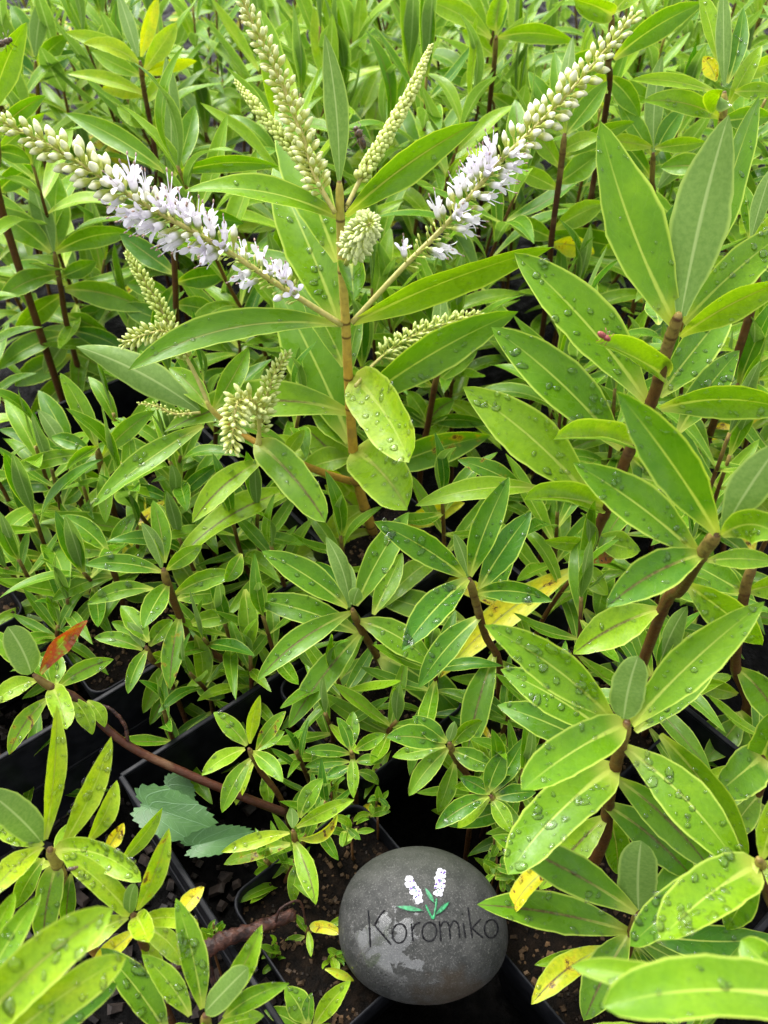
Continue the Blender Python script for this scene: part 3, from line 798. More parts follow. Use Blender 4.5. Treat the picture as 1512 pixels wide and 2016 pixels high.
LET = [[('s', [(322, 575), (330, 700), (336, 850)]), ('s', [(445, 573), (405, 620), (368, 685)]), ('s', [(368, 685), (425, 752), (492, 832)])],
       [('o', oval(553, 747, 52, 72))], [('s', [(642, 672), (648, 740), (654, 806)]), ('s', [(647, 728), (668, 685), (708, 664)])],
       [('o', oval(776, 735, 54, 70))],
       [('s', [(850, 655), (856, 730), (863, 806)]), ('s', [(853, 705), (880, 662), (912, 668), (926, 715), (932, 790)]), ('s', [(928, 706), (955, 656), (985, 670), (996, 715), (1001, 780)])],
       [('s', [(1027, 668), (1036, 725), (1046, 783)]), ('s', [(1018, 600), (1024, 606)])],
       [('s', [(1064, 552), (1080, 670), (1096, 782)]), ('s', [(1158, 638), (1120, 680), (1086, 716)]), ('s', [(1095, 708), (1130, 742), (1176, 780)])],
       [('o', oval(1236, 712, 50, 68, 0.05))]]
for L_ in LET:
    V = []; Fc = []
    for kd, pts in L_: stroke(V, Fc, pts, 13.5, 0.0003, kd == 'o')
    me = mesh('letter', V, Fc, PBLACK)
    link('letter', me, so_)
def blob(V, Fc, FM, x, y, r_, lift, m):
    k = len(V); n = 8
    for rr2, lf in ((1, 0.0003), (.65, lift * .8)):
        for a in range(n): V.append(stone_pt(*z7(x + r_ * rr2 * math.cos(6.283 * a / n), y + r_ * rr2 * math.sin(6.283 * a / n)), lf))
    V.append(stone_pt(*z7(x, y), lift))
    for a in range(n):
        b = (a + 1) % n; Fc.append((k + b, k + a, k + n + a, k + n + b)); Fc.append((k + n + b, k + n + a, k + 2 * n)); FM.extend([m, m])
sr = random.Random(11)
for (a, b, wd) in (((612, 332), (712, 508), 36), ((866, 275), (842, 462), 37)):
    V = []; Fc = []; FM = []
    a = np.array(a, float); b = np.array(b, float); d = b - a; nn = np.array([-d[1], d[0]]) / np.hypot(*d)
    for k in range(64):
        t = k / 63; p = a + d * t + nn * sr.uniform(-1, 1) * wd * (0.75 + .35 * math.sin(3.1 * t)) * .8
        blob(V, Fc, FM, p[0], p[1], sr.uniform(11, 16), sr.uniform(.0004, .0007), 0)
    for k in range(12):
        t = sr.random() * .85; p = a + d * t + nn * sr.uniform(-1, 1) * wd * .75
        blob(V, Fc, FM, p[0], p[1], sr.uniform(6, 10), .0010, 1)
    for k in range(4):
        p = a + d * sr.uniform(.3, .95) + nn * sr.uniform(-.4, .4) * wd; blob(V, Fc, FM, p[0], p[1], 7, .0009, 2)
    link('painted_flower', mesh('painted_flower', V, Fc, [PWHITE, PPURP, PGREEN], None, True, FM), so_)
def painted_leaf(a, b, wd):
    V = []; Fc = []; FM = []
    a = np.array(a, float); b = np.array(b, float); d = b - a; nn = np.array([-d[1], d[0]]) / np.hypot(*d); n = 12
    for (sc, lf, m) in ((1.0, .0004, 1), (.68, .0008, 0)):
        k0 = len(V)
        for i in range(n + 1):
            t = i / n; ww = wd * math.sin(math.pi * min(1, t * .97 + .015)) ** .8 * sc; tt = .5 + (t - .5) * (1 if sc == 1 else .86)
            for s in (-1, 0, 1): V.append(stone_pt(*z7(*(a + d * tt + nn * s * ww)), lf))
        for i in range(n):
            for s in (0, 1): Fc.append((k0 + i * 3 + s, k0 + i * 3 + s + 1, k0 + (i + 1) * 3 + s + 1, k0 + (i + 1) * 3 + s)); FM.append(m)
    link('painted_leaf', mesh('painted_leaf', V, Fc, [PGREEN, PDARK], None, True, FM), so_)
painted_leaf((735, 578), (528, 545), 24); painted_leaf((815, 525), (742, 405), 20); painted_leaf((818, 612), (928, 508), 22)
for pts in ([(748, 535), (772, 585), (803, 640)], [(830, 488), (822, 560), (806, 640)]):
    V = []; Fc = []; stroke(V, Fc, pts, 15, 0.0007); link('painted_stem', mesh('painted_stem', V, Fc, PGREEN), so_)
# brown crescent stuck to the stone
# ================================================================== the flowering plant
def HY(x, y, Y=0.46): return (x, y, d_at_Y(y, Y))
H, HB = plant('tall flowering plant with two big white flower spikes spread like a V', [HY(668, 356), HY(670, 430), HY(673, 520), HY(681, 645), HY(685, 730), HY(691, 830), HY(697, 900), HY(706, 960), HY(728, 1030), HY(745, 1080)], '''
668 356 639 66 54 su - 8 0
668 430 363 376 54 - -2 26 42
680 424 943 239 66 - 0 12 34
664 516 541 217 92 kh 2 4 5
668 640 536 330 112 kh 3 6 4
690 872 541 560 118 kh 2 6 6
676 722 586 560 60 h 2
690 735 714 610 34 h 2
668 642 252 729 72 - -3 40 34
694 636 1090 486 74 k -1 12 36
697 802 1021 613 86 k -1 14 22
688 813 322 852 82 m -2 42 30
692 520 696 592 74 bc -3 0 0
697 742 806 910 112 bky -6 12 8
701 886 802 1004 112 bky -8 10 4
728 1035 640 955 62 ym 1
735 1045 487 1190 50 ypw 0 26 25
705 950 596 838 76 ym 1
735 935 966 858 72 x 2 10 10
690 968 634 930 46 bcy -2
690 960 545 855 52 y 2
790 1042 915 990 48 Y -1 6 8
720 1000 640 1060 56 y 1
690 880 610 790 70 h 1
700 900 590 930 60 yh 1
''', (0.0043, 0.0024), 0.0, None, 1, yb=0.04)
make_stem(H, HB, [P(705, 952, d_at_Y(952, .46)), P(640, 932, .60), P(580, 908, .575), P(540, 890, .56), P(505, 876, .545)], .0030, .0022, 0.12, 'branch')
rb = random.Random(5)
for row in ((505, 870, 641, 1028, 78, 'bm', .545, .52, 10, 4), (520, 905, 378, 1030, 58, 'ym', .555, .53, 14, 20), (600, 960, 347, 1106, 62, 'ymw', .60, .55, 26, 26), (562, 902, 600, 846, 34, 'y', .575, .57, 4, 10), (600, 925, 515, 1010, 50, '-', .60, .60, 4, 10)):
    add_leaf(H, HB, *row[:6], row[6], row[7], row[8], row[9], rb)
make_stem(H, HB, [P(540, 890, .56), P(470, 850, .56), P(425, 815, .55), P(405, 790, .545)], .0024, .0018, 0.1, 'branch')
for row in ((392, 808, 150, 682, 80, 'u', .555, .56, 12, 6), (412, 806, 333, 724, 52, '-', .555, .57, 6, 12), (420, 806, 490, 684, 50, '-', .555, .57, -2, 12), (400, 838, 181, 999, 52, 'k', .555, .53, 10, 26)):
    add_leaf(H, HB, *row[:6], row[6], row[7], row[8], row[9], rb)
spike(H, HB, [P(674, 640, .529), P(560, 568, .515), P(440, 490, .50), P(280, 400, .485), P(130, 305, .472), P(-8, 232, .462)], .0020, 165, .14, .0106, 1, 'each', (0.6, 1.05), (0.0, 0.60, 0.66, 0.4, 0.26), 1.1)
spike(H, HB, [P(692, 636, .529), P(790, 530, .520), P(880, 440, .515), P(985, 318, .508), P(1110, 193, .50), P(1250, 30, .49)], .0019, 165, .20, .0096, 2, 'each', (0.6, 1.05), (0.0, 0.46, 0.52, 0.4, 0.16), 1.1)
spike(H, HB, [P(660, 420, .472), P(622, 350, .468), P(596, 270, .465), P(545, 140, .46), P(500, 50, .455), P(466, -25, .45)], .0015, 135, .10, .0070, 3, 'joined', (0.6, 1.0), None, 1.0, .95, (), .12)
spike(H, HB, [P(655, 412, .474), P(600, 322, .475), P(525, 235, .475), P(466, 165, .475)], .0014, 210, .20, .0046, 4, 'joined', (0.6, 1.0), None, .5, 1.35, (), .55)
spike(H, HB, [P(684, 404, .472), P(714, 345, .474), P(760, 270, .476), P(810, 180, .478), P(848, 92, .48)], .0014, 220, .14, .0046, 5, 'joined', (0.6, 1.0), None, .5, 1.35, (), .5)
spike(H, HB, [P(682, 520, .488), P(694, 490, .465), P(716, 455, .425), P(728, 440, .39)], .0016, 150, .22, .0068, 6, 'joined', (0.6, 1.0), None, 1.3, .9, (), .1)
spike(H, HB, [P(412, 800, .55), P(388, 745, .545), P(362, 695, .54), P(312, 600, .535), P(250, 500, .53)], .0015, 150, .30, .0054, 7, 'joined', (0.55, 1.0), None, .8, 1.0, (), .5)
spike(H, HB, [P(372, 700, .54), P(330, 655, .53), P(290, 658, .525), P(243, 676, .52)], .0011, 56, .2, .0064, 8, 'joined', (0.7, 1.0), None, 1.0, .85, (), .35)
spike(H, HB, [P(505, 878, .545), P(520, 800, .535), P(540, 740, .53), P(566, 695, .525)], .0013, 84, .15, .0064, 9, 'joined', (0.6, 1.0), None, 1.0, .85, (), .35)
spike(H, HB, [P(512, 880, .545), P(505, 800, .52), P(470, 790, .505), P(460, 840, .50), P(456, 884, .50)], .0014, 86, .3, .0078, 10, 'joined', (0.8, 1.0), None, 1.15, .85, (), .3)
spike(H, HB, [P(395, 812, .555), P(345, 815, .552), P(310, 800, .55), P(272, 794, .548)], .0010, 40, .1, .0028, 12, 'joined', (0.6, 1.0), None, .6, 1.2, (), 1.0)

spike(H, HB, [P(700, 760, .545), P(738, 715, .575), P(800, 668, .60), P(870, 640, .62), P(944, 618, .64)], .0013, 120, .3, .0070, 11, 'joined', (0.6, 1.0), None, 1.1, .8, (), .4)
# ================================================================== right-hand plants
plant('largest dark red-stemmed plant at right with long wet leaves and a red bug', [(1337, 617, .40), (1312, 690, .422), (1290, 770, .445), (1262, 840, .466), (1232, 905, .488), (1205, 980, .51), (1168, 1060, .535), (1150, 1130, .555), (1125, 1262, .60)], '''
1341 622 1434 226 126 su -2 6 6
1385 540 1496 188 70 h 2 6 30
1331 643 1181 240 118 - -2 -14 30
1345 636 1570 440 84 k 1 10 20
1338 662 1560 548 60 y -4 10 38
1296 640 1275 590 40 h 2
1272 790 1012 498 118 k 0 14 12
1312 744 1172 674 62 byc -4 8 30
1296 780 1442 598 86 kh 3
1300 804 1570 812 84 k -2 22 24
1336 850 1456 690 76 k 1 6 8
1222 884 967 644 108 k 0 14 10
1256 882 1090 866 62 bcy -5 12 30
1242 900 1330 990 70 - 1
1160 980 911 762 112 ky 1 14 8
1218 938 1322 962 74 ky -2
1190 1000 1032 985 64 byc -3 12 24
1160 1070 1070 1064 34 y -2
1150 1112 1197 1172 46 y -2
1170 1060 1260 1085 60 y 1
1140 1118 866 1335 66 Y -2 20 14
1030 962 900 905 46 x 0 6 10
1062 962 818 996 52 y 0 16 10
1150 1200 1240 1330 60 - 1
''', (0.0039, 0.0031), 0.92, None, 2, yb=-0.05)
plant('right plant whose top rosette has a grey closed bud near the edge', [(1412, 1050, .335), (1378, 1096, .36), (1340, 1160, .40), (1300, 1210, .43)], '''
1426 1042 1540 868 88 su -2 4 4
1410 1050 1213 770 106 - -3 8 10
1374 1094 1128 911 100 - -1 10 8
1386 1090 1193 1197 92 m -2 14 8
1420 1054 1540 1062 80 y -2 26 18
1390 1104 1530 1108 46 y 1
1296 1200 1128 1288 86 my -1 10 8
1330 1170 1400 1150 60 h 2
1350 1150 1500 1270 84 kh 3
''', (0.0030, 0.0030), 0.92, None, 3, yb=-0.06)
plant('lower right rosette with broad glossy leaves round a pale closed bud', [(1235, 1420, .36), (1212, 1505, .385), (1196, 1590, .41), (1190, 1650, .425)], '''
1228 1415 1256 1292 74 sub -1 4 0
1244 1426 1506 1184 98 - -2 10 8
1206 1416 953 1230 94 k -1 14 6
1230 1426 1027 1556 92 b -4 10 6
1212 1510 1000 1722 108 bk -3 16 6
1196 1606 1063 1752 74 my 0 6 8
1230 1470 1464 1722 104 k -3 18 4
1212 1530 1402 1716 82 m 0 12 8
1186 1580 1372 1738 80 m 1 12 8
1192 1440 985 1318 84 kh 1 8 6
1190 1480 978 1388 74 h 2 8 8
1250 1440 1420 1300 70 kh 2 8 6
1300 1445 1472 1690 76 h 2 14 4
1200 1610 1215 1720 60 h 2
''', (0.0032, 0.0028), 0.92, None, 4, yb=-0.03)
plant('plant right of the stone with an upright grey-green bud leaf', [(1256, 1798, .385), (1246, 1832, .40), (1235, 1870, .42), (1225, 1900, .43)], '''
1258 1792 1262 1656 84 sub -1 4 0
1238 1834 938 1781 84 m -2 10 6
1252 1796 968 1645 86 m -1 10 6
1240 1838 1150 2010 86 m -1 6 6
1262 1806 1420 1650 70 h 3
1268 1836 1530 1846 76 d -1 -12 6
1190 1866 1046 1978 60 Ym -2 12 8
1200 1880 1052 1900 36 y -1
1240 1860 1280 1960 58 h 1
1250 1860 1340 1960 54 xh 1
1256 1850 1395 1930 54 h 1
1080 1710 1006 1795 46 Yb 0 8 20
''', (0.0028, 0.0024), 0.92, None, 5, yb=-0.06)
plant('rosette cut by the right edge with a drooping blunt leaf', [(1494, 1690, .33), (1512, 1760, .36), (1520, 1850, .40)], '''
1490 1704 1300 1850 112 bk -4 12 6
1490 1700 1240 1862 84 bk 1 16 6
1500 1690 1560 1540 70 y -1
1500 1700 1600 1780 80 y -1
1500 1720 1430 1830 70 h 2
''', (0.0024, 0.0024), 0.9, None, 6, yb=0.04)
plant('blurred leaves of the nearest plant in the bottom right corner', [(1600, 1975, .235), (1640, 2060, .26), (1650, 2160, .30)], '''
1585 1968 1186 1982 128 b -1 26 14
1450 1990 1124 1902 62 b 1 14 10
1600 1990 1460 1850 90 bh 2
1500 2100 1150 2030 80 bh 3
''', (0.003, 0.0036), 0.4, None, 7, to_soil=True, yb=.05)
plant('red-stemmed plant at the right edge below the grey bud', [(1484, 1110, .46), (1466, 1165, .475), (1448, 1310, .52), (1470, 1400, .54)], '''
1462 1166 1352 1105 64 - 1
1470 1164 1580 1150 60 y -1
1460 1170 1310 1110 50 h 2
1450 1314 1540 1440 70 m -1 12 4
1452 1366 1360 1340 44 y -1
1456 1400 1500 1510 70 - -1
1458 1404 1340 1470 54 h 1
1462 1410 1385 1500 60 - -1
1470 1420 1400 1560 60 Yh 0
''', (0.0036, 0.0030), 0.95, None, 8)
plant('dull leafy plant under the right edge with mottled leaves', [(1500, 1490, .42), (1490, 1560, .45)], '''
1500 1490 1415 1560 90 b -1
1498 1500 1540 1400 80 b -2
1490 1520 1370 1540 40 y 1
1490 1540 1378 1600 44 x 0
1500 1560 1430 1660 60 - -1
1492 1580 1520 1680 60 - -1
''', (0.003, 0.003), 0.92, None, 9)
# ================================================================== centre plants
plant('centre rosette with two folded grey young leaves and brown-ribbed leaves', [(694, 1198, .50), (703, 1224, .512), (738, 1285, .545), (770, 1340, .575)], '''
689 1196 641 1056 42 su 0 10 30
692 1190 640 1082 40 sud 1 14 -20
696 1192 706 1158 34 u -1
684 1194 620 1106 56 dh 1
700 1192 805 1008 64 dk 1 6 10
735 1210 792 1088 48 h 2
685 1196 515 1085 66 d -1 8 6
705 1246 491 1178 64 h 0 10 10
690 1206 506 1340 56 m -2 14 10
712 1244 568 1434 62 m -2 8 6
742 1286 552 1438 48 h 0 6 16
707 1222 852 1312 66 - -1 14 6
745 1288 915 1416 80 b 0 14 8
925 1234 726 1168 66 h 2 6 10
784 1340 695 1466 52 dmh 1
814 1358 772 1420 36 Yh 1
''', (0.0026, 0.0022), 0.92, None, 10, yb=0.0)
plant('dark green rosette with a bluish drooping leaf right of centre', [(924, 1140, .455), (938, 1190, .475), (955, 1250, .50), (985, 1330, .53)], '''
922 1136 893 1050 30 su -1
925 1134 1003 938 64 d -2 6 8
917 1138 736 1027 66 dk -2 8 6
921 1140 792 1282 74 dk -4 8 4
937 1168 1088 1184 50 dk -3 12 6
942 1160 1046 1008 66 dh 1 4 8
945 1180 1010 1080 50 dh 2
948 1212 824 1354 58 d 0 10 10
974 1286 918 1494 66 m -2 6 4
980 1300 1060 1400 60 h 1
''', (0.0022, 0.0024), 0.92, None, 11)
plant('dark leaved small plant above the right of the stone', [(884, 1462, .455), (900, 1500, .475), (930, 1560, .50)], '''
882 1464 895 1420 24 su 0
876 1466 760 1452 54 d -1 8 6
880 1460 812 1410 42 d 0
882 1474 805 1567 46 - -1
878 1470 772 1490 36 h 1
890 1476 976 1512 48 d -1
895 1500 862 1600 40 - 0
890 1468 950 1420 40 h 1
''', (0.0018, 0.0020), 0.92, None, 12)
plant('small plant with one very glossy wet leaf above the stone', [(966, 1566, .445), (985, 1600, .46), (1010, 1650, .47)], '''
962 1568 857 1632 44 dk -1 8 8
965 1570 900 1630 38 y 1
968 1572 1008 1640 40 - -1
965 1562 905 1530 36 d 0
960 1560 995 1480 50 d 0 4 10
970 1560 1035 1450 44 dh 1
975 1570 1055 1560 40 d 0
''', (0.0018, 0.0020), 0.9, None, 13)
plant('bright small plant with spread leaves over the dark gap', [(490, 1474, .45), (515, 1520, .475), (560, 1590, .50)], '''
486 1468 458 1424 28 su 0
486 1468 420 1402 40 - 0 4 8
492 1464 512 1368 30 y -1 4 10
482 1474 397 1527 38 y -2 6 8
496 1480 557 1540 38 - -2 6 6
494 1494 437 1600 42 - -1 6 8
505 1476 563 1400 34 x 0 4 10
500 1500 465 1585 30 yh 0
505 1480 560 1440 32 h 1
520 1520 530 1590 32 h 0
''', (0.0016, 0.0018), 0.9, None, 14, yb=0.06)
plant('small plant with a curled yellow leaf left of the stone', [(577, 1634, .435), (582, 1660, .445), (600, 1740, .47)], '''
575 1630 573 1590 28 su 0
584 1628 698 1574 36 y -1 4 10
570 1640 435 1678 34 y -1 4 10
590 1610 637 1532 40 - 0
578 1654 622 1782 44 m -2 6 4
572 1662 440 1702 42 xh 0
592 1690 578 1780 30 - 0
545 1730 505 1790 30 Yh 0
590 1650 664 1602 32 Yc 0 -14 20
560 1700 600 1690 30 h 1
570 1700 500 1720 34 h 1
570 1710 540 1775 30 h 1
''', (0.0016, 0.0018), 0.9, None, 15, yb=0.05)
plant('narrow bushy little plant between the centre rosette and the stone', [(692, 1478, .47), (696, 1510, .485), (700, 1560, .505)], '''
690 1484 598 1479 28 d -1
690 1480 663 1412 28 d 0
700 1476 760 1445 32 - -1
694 1490 696 1572 28 - -1
700 1500 752 1498 26 d 0
690 1508 640 1530 28 d 0
690 1474 695 1400 34 h 1
688 1500 600 1510 26 h 1
702 1520 745 1545 24 - 0
''', (0.0014, 0.0016), 0.9, None, 16)
# ================================================================== left plants
plant('left plant with a grey folded top leaf standing over four spread leaves', [(107, 496, .73), (120, 570, .76), (132, 640, .79), (168, 775, .85)], '''
105 494 60 352 46 su -1
114 494 115 345 62 h 0 6 10
100 498 -22 414 62 k -1 8 10
110 496 264 460 50 k -1 14 14
118 540 -2 592 46 - -2 12 22
120 545 190 515 38 h 1
128 570 292 612 62 - -2 12 12
134 658 -4 728 50 k -2 12 16
138 650 252 696 44 d 0 8 10
134 668 88 738 40 u 1
122 560 20 520 52 h 1
136 640 60 610 50 h 2
140 700 30 760 56 h 1
142 690 240 740 52 h 1
150 735 250 800 50 h 1
150 730 60 820 50 h 1
130 620 215 660 46 h 1
124 580 30 650 50 h 1
145 705 80 660 44 dh 2
138 660 210 600 44 dh 2
''', (0.0030, 0.0024), 0.92, None, 20)
plant('plant with one tall grey spear leaf above the left flower spike', [(336, 350, .62), (340, 440, .65), (345, 560, .69), (350, 660, .73)], '''
336 350 327 110 48 su -1
344 346 384 207 48 h 1
329 342 128 223 48 k 1 10 14
348 340 552 328 34 k -1 14 34
342 420 480 440 44 h 1
345 540 235 460 50 dh 1
348 556 450 540 50 dh 1
348 640 240 600 50 h 1
346 560 300 660 50 dh 1
346 600 430 620 48 h 1
346 590 250 560 46 h 1
350 650 440 690 48 h 1
348 620 270 700 46 h 1
340 470 255 430 44 h 1
342 480 430 500 44 h 1
''', (0.0028, 0.0023), 0.92, None, 21)
plant('plant at the left edge carrying a black fly on its leaf', [(-14, 214, .62), (-6, 300, .65), (8, 430, .70)], '''
-18 225 53 44 60 - -1 10 20
-12 270 90 188 40 d 0 8 20
-8 300 88 222 34 yh 1
-10 300 60 320 40 h 1
-6 380 70 330 50 h 1
''', (0.0036, 0.0032), 0.92, None, 22)
plant('mid left plant with a striped purple-grey young leaf', [(192, 882, .585), (202, 935, .61), (225, 1010, .645)], '''
188 874 132 762 28 su -1
190 880 118 734 44 - -1 6 10
186 894 10 934 36 k -1 10 14
193 880 131 926 30 c -3 4 20
201 900 306 808 42 - 0 8 12
204 910 208 1030 36 - -1
180 890 100 860 36 dh 1
206 940 250 830 46 h 1
''', (0.0022, 0.0024), 0.92, None, 23)
plant('mid left plant with two dark pointed leaves leaning left', [(132, 896, .64), (150, 960, .66), (178, 1040, .69)], '''
130 896 74 806 36 su 0
140 890 75 768 48 dh 1
128 900 -4 845 36 d 0
140 960 -12 962 48 d 0 10 12
160 960 118 992 34 - -2
135 930 210 960 40 h 1
150 990 40 1050 50 dmh 1
''', (0.0022, 0.0024), 0.92, None, 24)
plant('small upright sprig with closed grey tip below the flowering branch', [(343, 978, .60), (344, 1010, .61), (348, 1070, .64)], '''
343 980 337 914 30 su -1
350 984 436 912 32 d 0 6 10
336 986 240 963 30 d 0 8 12
346 1000 390 1080 40 h 1
340 1000 300 1070 40 h 1
346 1040 420 1020 40 dh 1
''', (0.0018, 0.0020), 0.92, None, 25)
plant('glossy rosette at left centre with a drooping front leaf', [(322, 1120, .50), (330, 1150, .512), (352, 1208, .535), (382, 1270, .56), (450, 1315, .58)], '''
318 1118 278 1029 34 su -1
324 1108 301 984 42 - 0 4 8
318 1126 166 1112 40 dk -1 10 16
328 1122 398 1074 38 - 0
344 1170 472 1130 44 - -1 10 10
302 1160 171 1190 40 k -1 12 12
332 1148 282 1238 50 - -3 4 6
354 1212 334 1358 48 mx -2 4 6
372 1230 468 1214 40 - 0 6 10
384 1250 398 1352 42 y 0
376 1280 416 1312 36 - 0
332 1300 282 1404 40 - 0
350 1340 295 1427 32 m 0
380 1340 443 1374 38 - 0
475 1090 444 1146 38 - 0
482 1160 492 1278 44 - 0
490 1250 486 1345 42 xh 1
400 1270 470 1300 40 dh 1
350 1180 440 1170 50 h 2
''', (0.0022, 0.0026), 0.92, None, 26)
plant('little rosette under the glossy left rosette', [(287, 1272, .52), (300, 1300, .53), (330, 1330, .55)], '''
283 1274 250 1224 28 su 0
292 1264 238 1192 44 - 1
290 1278 252 1366 34 - -2 6 6
280 1280 185 1256 36 - 0 8 10
295 1272 340 1220 40 h 1
284 1270 220 1225 36 h 1
296 1290 330 1310 34 h 1
''', (0.0018, 0.0020), 0.92, None, 27)
plant('plant behind the glossy rosette with pointed leaves', [(215, 1088, .56), (222, 1120, .575), (232, 1150, .59), (250, 1220, .62)], '''
212 1088 120 1015 46 d 0 8 10
220 1092 268 1010 40 h 0
222 1135 102 1184 38 - -1 10 12
225 1130 108 1165 34 h 1
210 1085 130 1080 36 h 1
230 1130 290 1070 40 h 1
228 1150 300 1180 40 h 1
''', (0.0020, 0.0022), 0.95, None, 28)
plant('trailing red-branched plant at left with one red leaf', [(66, 1328, .44), (98, 1352, .447), (150, 1375, .455), (205, 1430, .46), (265, 1475, .465), (360, 1520, .47), (450, 1558, .475), (560, 1600, .49)], '''
62 1326 15 1234 62 sub -1
80 1326 172 1222 40 rw 0 8 12
72 1340 -14 1386 46 y -1 8 10
104 1352 130 1436 50 by -2 4 4
96 1374 18 1486 44 mx 0 10 8
116 1352 224 1298 40 m 0 8 10
60 1320 -20 1240 44 h 0
142 1375 182 1446 38 y 0
172 1380 206 1432 30 y 0
100 1350 60 1290 40 h 1
110 1350 120 1290 36 h 1
''', (0.0026, 0.0022), 1.0, None, 29, to_soil=False)
plant('bright yellow-green rosette at the left with curled upright leaves', [(98, 1672, .37), (112, 1700, .385), (130, 1760, .41), (140, 1820, .43)], '''
82 1658 -24 1560 70 sub -2
89 1652 112 1388 46 yk 0 -6 24
122 1665 219 1450 50 yk -1 -10 10
84 1666 -30 1600 60 yk 0
84 1668 -24 1772 54 y -3 10 20
110 1672 278 1736 60 byk -2 22 10
112 1700 85 1856 56 bm 0 6 4
140 1720 130 1832 36 m 1
100 1700 -20 1720 50 yh 1
88 1690 30 1790 44 h 1
170 1660 230 1536 40 y 1 -8 30
235 1700 320 1590 34 y 1 -4 30
205 1680 244 1620 32 Yh 1
120 1690 150 1620 40 h 2
''', (0.0026, 0.0028), 0.35, None, 30, yb=0.10)
plant('pale yellow-green rosette between the left rosette and the pot edge', [(262, 1800, .36), (270, 1820, .37), (290, 1880, .40), (300, 1920, .42)], '''
256 1798 266 1740 30 sub -1
270 1792 333 1630 46 yx -1 -6 16
288 1812 392 1830 40 by -2 14 10
268 1802 292 1856 52 by -3 2 0
290 1826 361 1900 48 by -1 10 8
256 1800 122 1680 50 byk -1 8 10
252 1806 130 1888 54 y -1 10 14
290 1840 360 1790 36 Yh 1
350 1810 402 1746 36 Yh 1
270 1830 180 1900 40 Yh 1
275 1830 320 1960 44 yh 1
''', (0.0022, 0.0022), 0.92, None, 31, yb=0.10)
plant('plant at the bottom with a pale half-open top leaf', [(404, 1998, .34), (408, 2040, .36), (420, 2120, .40)], '''
404 1992 489 1904 54 sub -2
398 1986 346 1768 62 k 0 6 6
374 2000 279 1880 54 - 0 8 8
330 2040 198 1866 74 dk 0 8 6
424 1992 516 1820 52 - 0 -6 10
440 2004 570 1936 44 - -1 10 14
430 2020 520 2000 44 - -1
380 2020 330 2070 60 - -1
410 2010 400 2080 50 - -2
''', (0.0022, 0.0024), 0.92, None, 32, yb=0.08)
plant('blurred near leaves in the bottom left corner', [(-60, 2040, .255), (-70, 2120, .28), (-60, 2220, .32)], '''
-50 2030 222 1789 108 byk 0 16 10
-10 2070 249 1884 84 by 1 12 16
60 2080 232 1936 44 bd 3 10 20
-40 1960 80 1760 54 - 4 6 10
-40 1900 30 1756 44 h 5
''', (0.0026, 0.0028), 0.4, None, 33, yb=.06)
plant('small plant at the lower edge left of the stone with upright leaves', [(606, 2020, .40), (610, 2060, .42), (620, 2120, .44)], '''
602 2016 560 1944 56 - 0 6 8
610 2016 614 1954 30 - 0
618 2020 691 1930 42 y -1 4 10
600 2030 520 1990 40 h 0
620 2030 660 2040 40 h 0
''', (0.0016, 0.0018), 0.7, None, 34)
plant('tiny seedling with one bright yellow leaf beside the stone', [(606, 1826, .445), (604, 1850, .452), (600, 1872, .458)], '''
610 1826 670 1838 25 Yb -1 6 10
606 1832 612 1884 17 y -1
600 1844 558 1878 26 - 0
614 1850 636 1922 24 - 0
645 1822 696 1806 18 y 0
604 1836 580 1800 18 - 0
''', (0.0011, 0.0010), 0.9, 'tiny seedlings on the soil', 35)
for k_, (lab, x, y, d, sd_) in enumerate((
    ('tiny seedling with round leaves left of the stone top', 690, 1660, .468, 1), ('tiny seedling behind the top edge of the stone', 740, 1610, .48, 2),
    ('tiny seedling at the right edge of the stone, lower sprig', 985, 1745, .452, 3), ('tiny seedling above the right edge of the stone', 972, 1690, .462, 4),
    ('tiny seedling under the fallen pale leaf', 660, 1920, .45, 5), ('tiny seedling at the left end of the woody twig', 420, 1860, .44, 6),
    ('tiny seedling below the woody twig', 545, 1900, .45, 7), ('tiny seedling in the pot above the curled yellow leaf', 650, 1560, .50, 8))):
    r_ = random.Random(sd_); rows = []
    for q in range(12):
        a = r_.uniform(0, 6.28); l_ = r_.uniform(18, 44); h_ = r_.uniform(0, 40); sx = x + r_.uniform(-14, 14)
        rows.append('%f %f %f %f %f %s %f' % (sx, y - h_, sx + math.cos(a) * l_, y - h_ + math.sin(a) * l_ * .8, l_ * r_.uniform(.34, .5), r_.choice(['b', 'y', '-', 'd']), r_.uniform(-1, .2)))
    plant(lab, [(x, y - 44, d - .012), (x + 2, y - 10, d - .002), (x + 4, y + 22, d)], '\n'.join(rows), (.0008, .0007), .9, 'tiny seedlings on the soil', 60 + sd_, drops=False)
